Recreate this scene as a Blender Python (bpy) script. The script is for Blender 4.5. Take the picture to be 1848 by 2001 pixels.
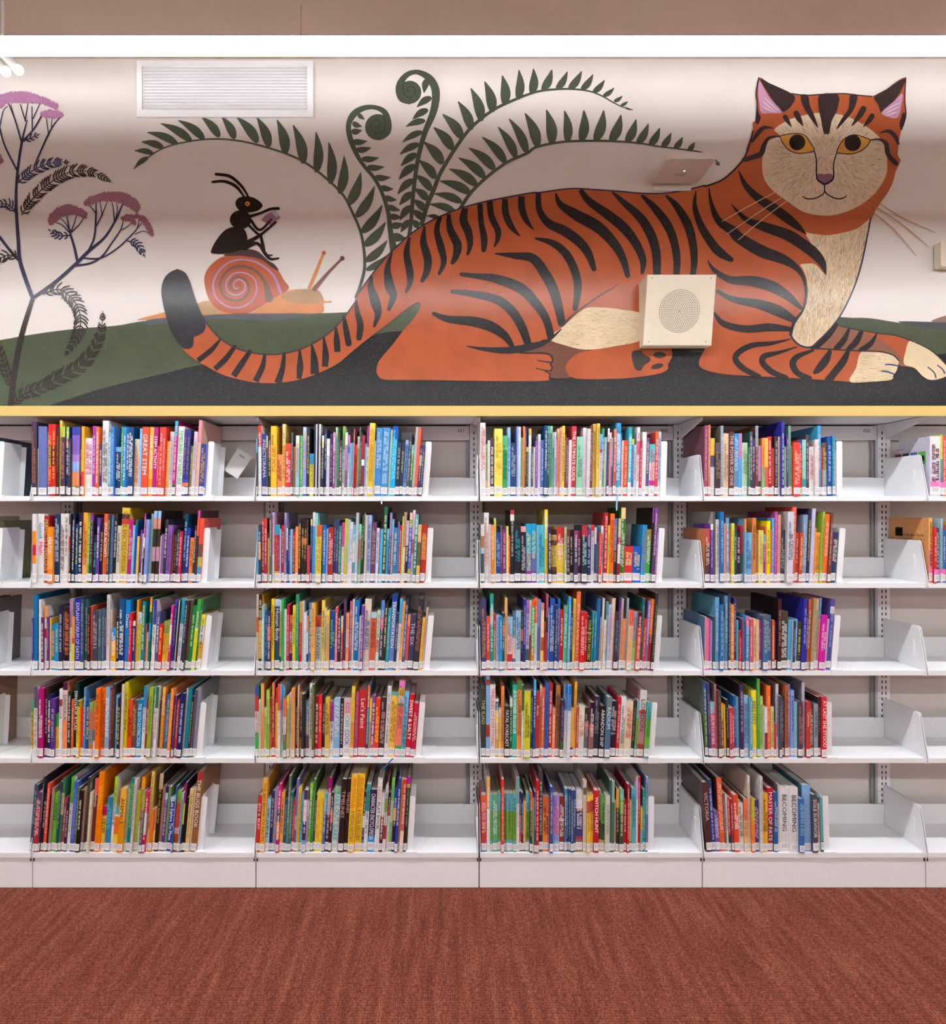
import bpy, bmesh, math, random
from mathutils import Vector, Matrix
from mathutils.geometry import tessellate_polygon
random.seed(7)
for o in list(bpy.data.objects): bpy.data.objects.remove(o)
SC = bpy.context.scene
COL = SC.collection
PI = math.pi
# ------------------------------------------------------------------ camera
F = 1260.0; PX, PY = 865.0, 1000.0; CZ = 1.544
cam_d = bpy.data.cameras.new('camera'); cam = bpy.data.objects.new('camera', cam_d); COL.objects.link(cam)
cam.location = (0, 0, CZ); cam.rotation_euler = (PI/2, 0, 0)
cam_d.sensor_fit = 'HORIZONTAL'; cam_d.sensor_width = 36; cam_d.lens = F*36/1848
cam_d.shift_x = (924-PX)/1848; cam_d.shift_y = 0; cam_d.clip_start = 0.02
SC.camera = cam
# ------------------------------------------------------------------ world, exposure
w = bpy.data.worlds.new('world'); SC.world = w; w.use_nodes = True
w.node_tree.nodes['Background'].inputs[0].default_value = (1, .96, .92, 1)
w.node_tree.nodes['Background'].inputs[1].default_value = 0.0
SC.view_settings.view_transform = 'Standard'; SC.view_settings.look = 'None'
SC.view_settings.gamma = 1; SC.view_settings.use_curve_mapping = False
SC.view_settings.exposure = 0.0
SC.cycles.max_bounces = 6; SC.cycles.diffuse_bounces = 4; SC.cycles.glossy_bounces = 2; SC.cycles.caustics_reflective = False; SC.cycles.caustics_refractive = False
SC.cycles.adaptive_threshold = .03
DOWN_W, UP_W = 64.0, 500.0      # radiance of the pendants' lower lens and of their upper strip
LAMP_COL = (.955, .98, 1.0)
# ------------------------------------------------------------------ key depths (metres from camera)
YF, YB, YW = 2.64, 2.895, 2.93   # shelf fronts, upright faces, mural wall
YM = YW
def X_(px, Y): return (px-PX)*Y/F
def Z_(py, Y): return CZ-(py-PY)*Y/F

# ------------------------------------------------------------------ helpers
def lin(c):
    return c/12.92 if c <= .04045 else ((c+.055)/1.055)**2.4
def rgb(h):
    if isinstance(h, tuple): return h
    if len(h) == 3: v = [int(k*2, 16) for k in h]
    else: v = [int(h[i:i+2], 16) for i in (0, 2, 4)]
    return tuple(lin(k/255) for k in v)
MATS = {}
def mat(name, col=(.8,.8,.8), rough=.5, spec=.5, attr=False, emit=None, es=1, metal=0, noise=None, bump=None):
    if name in MATS: return MATS[name]
    m = bpy.data.materials.new(name); m.use_nodes = True; nt = m.node_tree; N = nt.nodes; L = nt.links
    b = N['Principled BSDF']; b.inputs['Roughness'].default_value = rough
    b.inputs['Specular IOR Level'].default_value = spec; b.inputs['Metallic'].default_value = metal
    src = None
    if attr:
        a = N.new('ShaderNodeAttribute'); a.attribute_name = 'Col'; src = a.outputs['Color']
    else: b.inputs['Base Color'].default_value = (*col, 1)
    if noise:
        sc, amt, det = noise
        tc = N.new('ShaderNodeTexCoord'); n = N.new('ShaderNodeTexNoise'); n.inputs['Scale'].default_value = sc; n.inputs['Detail'].default_value = det
        L.new(tc.outputs['Object'], n.inputs['Vector'])
        mr = N.new('ShaderNodeMapRange'); mr.inputs[1].default_value = .3; mr.inputs[2].default_value = .7
        mr.inputs[3].default_value = 1-amt; mr.inputs[4].default_value = 1+amt; L.new(n.outputs[0], mr.inputs[0])
        vm = N.new('ShaderNodeVectorMath'); vm.operation = 'SCALE'
        if src: L.new(src, vm.inputs[0])
        else: vm.inputs[0].default_value = col
        L.new(mr.outputs[0], vm.inputs['Scale']); src = vm.outputs[0]
    if src: L.new(src, b.inputs['Base Color'])
    if bump:
        sc, st = bump
        tc = N.new('ShaderNodeTexCoord'); n = N.new('ShaderNodeTexNoise'); n.inputs['Scale'].default_value = sc; n.inputs['Detail'].default_value = 3
        L.new(tc.outputs['Object'], n.inputs['Vector'])
        bp = N.new('ShaderNodeBump'); bp.inputs['Strength'].default_value = st; bp.inputs['Distance'].default_value = .002
        L.new(n.outputs[0], bp.inputs['Height']); L.new(bp.outputs[0], b.inputs['Normal'])
    if emit:
        b.inputs['Emission Color'].default_value = (*emit, 1); b.inputs['Emission Strength'].default_value = es
    MATS[name] = m; return m

class MB:
    """collects faces with a colour and a material slot each, then becomes one mesh object"""
    def __init__(s): s.v = []; s.f = []; s.c = []; s.m = []
    def face(s, pts, col=(.8,.8,.8), m=0):
        n = len(s.v); s.v += [tuple(p) for p in pts]; s.f.append(tuple(range(n, n+len(pts)))); s.c.append(col); s.m.append(m)
    def box(s, a, b, col=(.8,.8,.8), m=0):
        (x0,y0,z0),(x1,y1,z1) = a, b; n = len(s.v)
        s.v += [(x0,y0,z0),(x1,y0,z0),(x1,y1,z0),(x0,y1,z0),(x0,y0,z1),(x1,y0,z1),(x1,y1,z1),(x0,y1,z1)]
        for q in ((0,3,2,1),(4,5,6,7),(0,1,5,4),(1,2,6,5),(2,3,7,6),(3,0,4,7)):
            s.f.append(tuple(n+k for k in q)); s.c.append(col); s.m.append(m)
    def prism(s, pts2, a0, a1, axis='x', col=(.8,.8,.8), m=0):
        """pts2: outline in the two remaining axes, extruded from a0 to a1 along axis"""
        def mk(p, a):
            if axis == 'x': return (a, p[0], p[1])
            if axis == 'y': return (p[0], a, p[1])
            return (p[0], p[1], a)
        k = len(pts2); n = len(s.v)
        s.v += [mk(p, a0) for p in pts2]+[mk(p, a1) for p in pts2]
        for i in range(k):
            j = (i+1) % k; s.f.append((n+i, n+j, n+k+j, n+k+i)); s.c.append(col); s.m.append(m)
        for t in tessellate_polygon([[Vector((p[0], p[1], 0)) for p in pts2]]):
            s.f.append(tuple(n+q for q in t)); s.c.append(col); s.m.append(m)
            s.f.append(tuple(n+k+q for q in reversed(t))); s.c.append(col); s.m.append(m)
    def cyl(s, p0, p1, r, seg=12, col=(.8,.8,.8), m=0, r1=None):
        p0 = Vector(p0); p1 = Vector(p1); d = (p1-p0).normalized(); u = d.orthogonal().normalized(); v = d.cross(u); n = len(s.v)
        r1 = r if r1 is None else r1
        for p, rr in ((p0, r), (p1, r1)):
            for i in range(seg):
                a = 2*PI*i/seg; s.v.append(tuple(p+u*math.cos(a)*rr+v*math.sin(a)*rr))
        for i in range(seg):
            j = (i+1) % seg; s.f.append((n+i, n+j, n+seg+j, n+seg+i)); s.c.append(col); s.m.append(m)
        s.f.append(tuple(n+i for i in reversed(range(seg)))); s.c.append(col); s.m.append(m)
        s.f.append(tuple(n+seg+i for i in range(seg))); s.c.append(col); s.m.append(m)
    def add(s, o, M=None):
        n = len(s.v)
        s.v += [tuple(M @ Vector(p)) for p in o.v] if M else o.v
        s.f += [tuple(n+k for k in f) for f in o.f]; s.c += o.c; s.m += o.m
    def mesh(s, name, mats):
        me = bpy.data.meshes.new(name); me.from_pydata(s.v, [], s.f)
        if not isinstance(mats, (list, tuple)): mats = [mats]
        for m in mats: me.materials.append(m)
        if len(mats) > 1: me.polygons.foreach_set('material_index', s.m)
        at = me.color_attributes.new('Col', 'FLOAT_COLOR', 'CORNER'); buf = []
        for f, c in zip(s.f, s.c): buf += [c[0], c[1], c[2], 1.0]*len(f)
        at.data.foreach_set('color', buf)
        me.update(); return me
    def build(s, name, mats, parent=None, bevel=0):
        o = bpy.data.objects.new(name, s.mesh(name, mats)); COL.objects.link(o)
        if parent: o.parent = parent
        if bevel:
            b = o.modifiers.new('bevel', 'BEVEL'); b.width = bevel; b.segments = 2; b.limit_method = 'ANGLE'; b.angle_limit = .6
        return o
def empty(name, loc=(0,0,0)):
    o = bpy.data.objects.new(name, None); COL.objects.link(o); o.location = loc; o.empty_display_size = .05; return o
def tag(o, label=None, cat=None, group=None, kind=None):
    if label: o['label'] = label
    if cat: o['category'] = cat
    if group: o['group'] = group
    if kind: o['kind'] = kind
    return o
def rounded(x0, z0, x1, z1, r, seg=4, corners='all'):
    out = []
    for (cx, cz, a0, k) in ((x1-r, z0+r, -90, 'br'), (x1-r, z1-r, 0, 'tr'), (x0+r, z1-r, 90, 'tl'), (x0+r, z0+r, 180, 'bl')):
        if corners == 'all' or k in corners:
            for i in range(seg+1):
                a = math.radians(a0+90*i/seg); out.append((cx+r*math.cos(a), cz+r*math.sin(a)))
        else:
            out.append({'br': (x1, z0), 'tr': (x1, z1), 'tl': (x0, z1), 'bl': (x0, z0)}[k])
    return out
_tc = {}
def text_mb(txt, col, size=1.0, m=0):
    """flat letters in the xz plane, baseline on z=0, starting at x=0; returns (MB, width)"""
    key = txt
    if key not in _tc:
        cu = bpy.data.curves.new('t', 'FONT'); cu.body = txt; cu.size = 1.0; cu.resolution_u = 2
        o = bpy.data.objects.new('t', cu); COL.objects.link(o)
        dg = bpy.context.evaluated_depsgraph_get(); me = bpy.data.meshes.new_from_object(o.evaluated_get(dg))
        vs = [(v.co.x, v.co.y) for v in me.vertices]; fs = [tuple(p.vertices) for p in me.polygons]
        bpy.data.objects.remove(o); bpy.data.curves.remove(cu); bpy.data.meshes.remove(me)
        _tc[key] = (vs, fs, max([v[0] for v in vs] or [0]))
    vs, fs, wd = _tc[key]; b = MB()
    b.v = [(x*size, 0, y*size) for x, y in vs]; b.f = list(fs); b.c = [col]*len(fs); b.m = [m]*len(fs)
    return b, wd*size

# ------------------------------------------------------------------ materials
METAL = mat('white_powder_coat', (.86,.875,.905), .38, .5, noise=(60,.015,2))
METAL_SHADE = mat('shaded_flange_metal', (.30,.32,.34), .45, .5)  # the upright's metal with shade put into the colour
DARK = mat('black_plastic', (.015,.015,.016), .5, .4)
YELLOW = mat('yellow_laminate', rgb('d2b56c'), .4, .4, noise=(30,.02,2))
WALL = mat('off_white_mural_vinyl', (.71,.665,.625), .21, .18, noise=(5,.012,3), bump=(220,.05))
WALLP = mat('warm_bounce_tan', (.50,.33,.20), .6, .3, noise=(8,.02,2))  # tan put on the unseen walls to warm the bounced light
CEIL = mat('taupe_ceiling_paint', (.57,.46,.365), .7, .2, noise=(8,.02,2))
LAMPM = mat('lamp_lens', (.9,.9,.9), .5, emit=LAMP_COL, es=DOWN_W)
LAMPU = mat('lamp_upper_strip', (.9,.9,.9), .5, emit=LAMP_COL, es=UP_W)
LAMPH = mat('lamp_housing_white', (.85,.85,.85), .4)
PRINT = mat('printed_ink', attr=True, rough=.5, spec=.3)
BEIGE = mat('beige_enamel', rgb('d8cdb8'), .45, .4, noise=(40,.02,2))
TAN = mat('pale_plastic', rgb('dcd5cc'), .4, .4)

# carpet
def carpet():
    m = bpy.data.materials.new('rust_loop_carpet'); m.use_nodes = True; nt = m.node_tree; N = nt.nodes; L = nt.links
    b = N['Principled BSDF']; b.inputs['Roughness'].default_value = .95; b.inputs['Specular IOR Level'].default_value = .1
    tc = N.new('ShaderNodeTexCoord')
    def noise(sx, sy, scale, det=3):
        mp = N.new('ShaderNodeMapping'); mp.inputs['Scale'].default_value = (sx, sy, 1); L.new(tc.outputs['Object'], mp.inputs['Vector'])
        n = N.new('ShaderNodeTexNoise'); n.inputs['Scale'].default_value = scale; n.inputs['Detail'].default_value = det; L.new(mp.outputs[0], n.inputs['Vector']); return n.outputs[0]
    streak = noise(1, .10, 34, 4); fine = noise(1, .5, 150, 2)
    ramp = N.new('ShaderNodeValToRGB'); r = ramp.color_ramp
    r.elements[0].position = .30; r.elements[0].color = (*rgb('63342a'), 1)
    r.elements[1].position = .72; r.elements[1].color = (*rgb('a1644e'), 1)
    e = r.elements.new(.5); e.color = (*rgb('824636'), 1)
    mx = N.new('ShaderNodeMix'); mx.data_type = 'FLOAT'; mx.inputs[0].default_value = .45; L.new(streak, mx.inputs[2]); L.new(fine, mx.inputs[3])
    L.new(mx.outputs[0], ramp.inputs[0])
    # loops: rows of little tufts
    mp = N.new('ShaderNodeMapping'); mp.inputs['Scale'].default_value = (150, 95, 1); L.new(tc.outputs['Object'], mp.inputs['Vector'])
    vo = N.new('ShaderNodeTexVoronoi'); vo.inputs['Scale'].default_value = 1; vo.inputs['Randomness'].default_value = .45; L.new(mp.outputs[0], vo.inputs['Vector'])
    mr = N.new('ShaderNodeMapRange'); mr.inputs[1].default_value = .1; mr.inputs[2].default_value = .75; mr.inputs[3].default_value = 1.25; mr.inputs[4].default_value = .45
    L.new(vo.outputs['Distance'], mr.inputs[0])
    vm = N.new('ShaderNodeVectorMath'); vm.operation = 'SCALE'; L.new(ramp.outputs[0], vm.inputs[0]); L.new(mr.outputs[0], vm.inputs['Scale'])
    L.new(vm.outputs[0], b.inputs['Base Color'])
    bp = N.new('ShaderNodeBump'); bp.inputs['Strength'].default_value = .6; bp.inputs['Distance'].default_value = .004; bp.invert = True
    L.new(vo.outputs['Distance'], bp.inputs['Height']); L.new(bp.outputs[0], b.inputs['Normal'])
    return m
CARPET = carpet()

# ------------------------------------------------------------------ room shell
ZC = 3.602
RX0, RX1, RY0 = -6.5, 6.5, -6.0
def struct(name, a, b, m):
    q = MB(); q.box(a, b); return tag(q.build(name, m), kind='structure')
struct('floor', (RX0, RY0, -.1), (RX1, YW+.1, 0), CARPET)
struct('ceiling', (RX0, RY0, ZC), (RX1, YW+.1, ZC+.1), CEIL)
struct('wall_back', (RX0, YW, 0), (RX1, YW+.1, ZC), WALL)
struct('wall_left', (RX0-.1, RY0, 0), (RX0, YW, ZC), WALLP)
struct('wall_right', (RX1, RY0, 0), (RX1+.1, YW, ZC), WALLP)
struct('wall_front', (RX0, RY0-.1, 0), (RX1, RY0, ZC), WALLP)

# ------------------------------------------------------------------ linear pendants
PL_Y, PL_Z = 1.842, 2.873      # front pendant: depth, underside height
def pendant(y, label, x0=-5.5, x1=5.5, z=PL_Z, wires=()):
    """slim bar: glowing lens below and on the room side, a shielded slot on the far side that washes the wall top"""
    t = empty('linear_pendant_light', (0, y, z))
    W = .038
    h = MB(); h.box((x0, W-.002, .003), (x1, W, .0172)); h.box((x0, .004, .0258), (x1, W, .0275)); h.box((x0, .002, .003), (x1, .004, .0275))
    h.box((x0-.003, -W, 0), (x0, W, .0275)); h.box((x1, -W, 0), (x1+.003, W, .0275)); h.box((x0, -W, .003), (x1, .002, .0036)); h.build('housing', LAMPH, t)
    l = MB(); l.box((x0, -W, 0), (x1, W, .003)); l.build('lens', LAMPM, t)
    u = MB(); u.box((x0, .006, .004), (x1, .011, .008)); u.build('wash_strip', LAMPU, t)
    H = .0275
    for wx in wires:
        c = MB(); c.cyl((wx, 0, H), (wx, 0, ZC-z), .0016, 6); c.build('suspension_cable', METAL, t)
        k = MB(); k.cyl((wx, 0, .105), (wx, 0, .115), .004, 8); k.build('cable_gripper', METAL, t)
    tag(t, label, 'pendant light', 'linear pendants across the ceiling'); return t
xw = X_(587.5, PL_Y)
pendant(PL_Y, 'long glowing white linear pendant hanging along the mural wall', wires=(xw, xw-2.6, xw+2.6))
pendant(PL_Y-2.9, 'long white linear pendant hung behind the viewer, second from the mural wall', wires=(-2.6, 0, 2.6))
pendant(PL_Y-5.8, 'long white linear pendant hung behind the viewer, farthest from the mural wall', wires=(-2.6, 0, 2.6))
# ------------------------------------------------------------------ shelving
BX = [-2.599+.916*k for k in range(7)]          # boundaries between bays, left to right
BAY = ['bay at left edge', 'bay below the snail', 'bay below the ferns', 'bay below the speaker', 'bay below the cat face', 'bay at right edge']
SHZ = [Z_(y, YF) for y in (969, 1139, 1310, 1481, 1666)]   # shelf tops
ORDN = ['top', 'second', 'third', 'fourth', 'bottom']
CAN_T, CAN_B = Z_(792.5, YF), Z_(811.8, YF)
# canopy with its yellow front edge, one continuous top
t = empty('canopy_top', (0, YF, CAN_B))
q = MB(); q.box((BX[0]-.5, .006, .0), (BX[-1]+.5, YW-.002-YF, CAN_T-CAN_B-.001)); q.build('canopy_board', METAL, t)
q = MB(); q.box((BX[0]-.5, 0, -.001), (BX[-1]+.5, .0055, CAN_T-CAN_B)); q.build('yellow_edge_band', YELLOW, t)
tag(t, 'long yellow-edged canopy board running over all the bookshelves', 'shelf canopy')

def upright_mesh():
    q = MB(); W = .0275
    q.box((-W, 0, 0), (W, .022, CAN_B-.092)); return q
up_me = None; sl_me = None; rc_me = None
UPN = ['left of the bay below the snail', 'between the snail bay and the fern bay', 'between the fern bay and the speaker bay', 'between the speaker bay and the cat-face bay', 'right of the bay below the cat face']
for k in range(1, 6):
    t = empty('shelf_upright', (BX[k], YB, .09))
    if up_me is None:
        q = upright_mesh(); up_me = q.mesh('post', METAL)
        q = MB()
        z = .05
        while z < CAN_B-.12:
            for dx in (-.0095, .0075): q.box((dx-.0024, -.0006, z), (dx+.0024, .0002, z+.0125))
            z += .0254
        sl_me = q.mesh('slot', DARK)
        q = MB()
        for sx in (-1, 1): q.box((sx*.0375-.006, .022, 0), (sx*.0375+.006, YW-YB-.003, CAN_B-.092))  # upright's own rear flanges, painted dark for the shade on them
        rc_me = q.mesh('shaded_rear_flange', METAL_SHADE)
        q = MB()   # holes
        z = .2
        while z < CAN_B-.15:
            q.cyl((-.0195, .0005, z), (-.0195, -.0006, z), .002, 6); z += .14
        hl_me = q.mesh('rivet_hole', DARK)
        q = MB(); H0 = CAN_B-.09-.004
        pts = [(0, H0-.105), (-.006, H0-.062), (-.21, H0-.018), (-.235, H0-.014), (-.238, H0), (0, H0)]
        q.prism(pts, .003, .0058, 'x'); q.box((-.012, -.235, H0-.002), (.0045, -.0005, H0)); cb_me = q.mesh('canopy_bracket', METAL)
    for nm, me in (('post', up_me), ('slot_column', sl_me), ('shaded_rear_flange', rc_me), ('rivet_hole', hl_me), ('canopy_bracket', cb_me)):
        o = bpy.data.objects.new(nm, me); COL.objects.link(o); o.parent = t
        if nm in ('slot_column', 'rivet_hole'): o['kind'] = 'stuff'
    tag(t, 'white slotted steel upright, '+UPN[k-1], 'shelf upright', 'slotted uprights')

BW = .916
HZ0, HZ1 = Z_(859, YB), Z_(832, YB)
def bracket_mesh():
    # end plate in the yz plane, origin at shelf front top
    q = MB(); D = YB-YF
    pts = [(-.004, -.022), (-.006, -.012), (.034, .158)]
    for i in range(5):
        a = math.radians(165-75*i/4); pts.append((.050+.016*math.cos(a), .158+.016*math.sin(a)))
    pts += [(D-.004, .172), (D-.001, .168), (D-.001, -.012), (.02, -.022)]
    q.prism(pts, -.0011, .0011, 'x'); return q.mesh('end_plate', METAL)
EP = bracket_mesh()
def emboss_mesh(s):
    q = MB(); q.prism(rounded(.062, .045, .078, .115, .007), s*.0011, s*.0042, 'x'); return q.mesh('stiffening_rib', METAL)
EMB = {1: emboss_mesh(1), -1: emboss_mesh(-1)}
q = MB()   # shelf deck with folded front and back upstand
D = YB-YF; x0, x1 = .0065, BW-.0065
q.box((x0, 0, -.020), (x1, .0015, -.0008)); q.box((x0, .0004, -.0016), (x1, D-.008, 0)); q.box((x0, .003, -.0205), (x1, .03, -.019))
SH_ME = q.mesh('shelf', METAL)
q = MB(); q.box((x0, D-.010, .0005), (x1, D-.008, .088)); q.box((x0+.05, D-.0108, .086), (x1-.05, D-.008, .0895)); UPS = q.mesh('back_upstand', METAL)
q = MB(); q.box((x0, D-.05, -.02), (x1, D-.012, -.0022)); SUP = q.mesh('shelf_stiffener', METAL)
def link(name, me, parent, loc=(0,0,0)):
    o = bpy.data.objects.new(name, me); COL.objects.link(o); o.parent = parent; o.location = loc; return o
KZ = Z_(1675.5, YF+.006)
for b in range(6):
    t = empty('bookcase_bay', (BX[b], YF, 0))
    for r in range(5):
        s = link('shelf', SH_ME, t, (0, 0, SHZ[r]))
        link('back_upstand', UPS, s); link('shelf_stiffener', SUP, s)
        for sx, xx in ((1, .0042), (-1, BW-.0042)):
            e = link('end_plate', EP, s, (xx, 0, 0))
            link('stiffening_rib', EMB[sx], s, (xx, 0, 0))
    q = MB(); q.box((.002, .006, .003), (BW-.002, .012, KZ), m=0); q.build('kick_plate', METAL, t)
    for xx in (.004, BW-.009):
        q = MB(); q.box((xx, .0045, KZ-.014), (xx+.005, .006, KZ-.001)); q.build('levelling_clip', DARK, t)
    q = MB(); q.box((.03, YB-YF+.004, HZ0), (BW-.03, YB-YF+.010, HZ1)); q.build('header_rail', METAL, t)
    if b in (2, 3, 4):
        m, wd = text_mb(('051', '052', '053')[b-2], rgb('333'), .021)
        M = Matrix.Translation((X_((894, 1291, 1687)[b-2], YB)-BX[b], YB-YF+.0035, Z_(844, YB)))
        q = MB(); q.add(m, M); q.build('bay_number', PRINT, t)
    tag(t, 'white steel library shelving, '+BAY[b], 'bookcase', 'library shelving bays')

# ------------------------------------------------------------------ bookends
def bookend_parts():
    H = .226; Dp = .145
    web = MB(); web.prism(rounded(.004, 0, Dp, H, .012, 3, ('tl', 'tr')), 0, .0015, 'x')
    fl = MB(); fl.box((0, .0, 0), (.024, .0018, H-.010)); fl.prism([(0, H-.010), (.024, H-.010), (.0235, H-.004), (.020, H), (.004, H), (0, H-.004)], 0, .0018, 'y')
    bf = MB(); bf.box((0, Dp-.0018, 0), (.022, Dp, H-.01))
    tp = MB(); tp.prism([(0, H-.0015), (.022, H-.0015), (.022, H), (0, H)], .002, .03, 'y')
    base = MB(); base.prism([(0, 0), (.045, 0), (.10, .165), (0, .165)], .0004, .0016, 'z')
    clip = MB(); clip.box((-.004, -.0145, -.0205), (.041, -.0125, .0035)); clip.box((-.004, -.0125, .0005), (.041, .004, .0035))
    return [('web_plate', web.mesh('web', METAL)), ('front_flange', fl.mesh('ff', METAL)), ('rear_flange', bf.mesh('bf', METAL)), ('base_plate', base.mesh('bp', METAL)), ('shelf_clip', clip.mesh('cl', METAL))]
BE = bookend_parts()
def bookend(px, b, r, lean):
    t = empty('bookend', (X_(px, YF+.012)+.0008, YF+.012, SHZ[r]+.0006))
    for nm, me in BE:
        o = link(nm, me, t)
        if nm not in ('base_plate', 'shelf_clip'): o.rotation_euler.y = lean
    tag(t, 'white steel bookend at the end of the %s shelf, %s' % (ORDN[r], BAY[b]), 'bookend', 'hook-on bookends')
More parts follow.
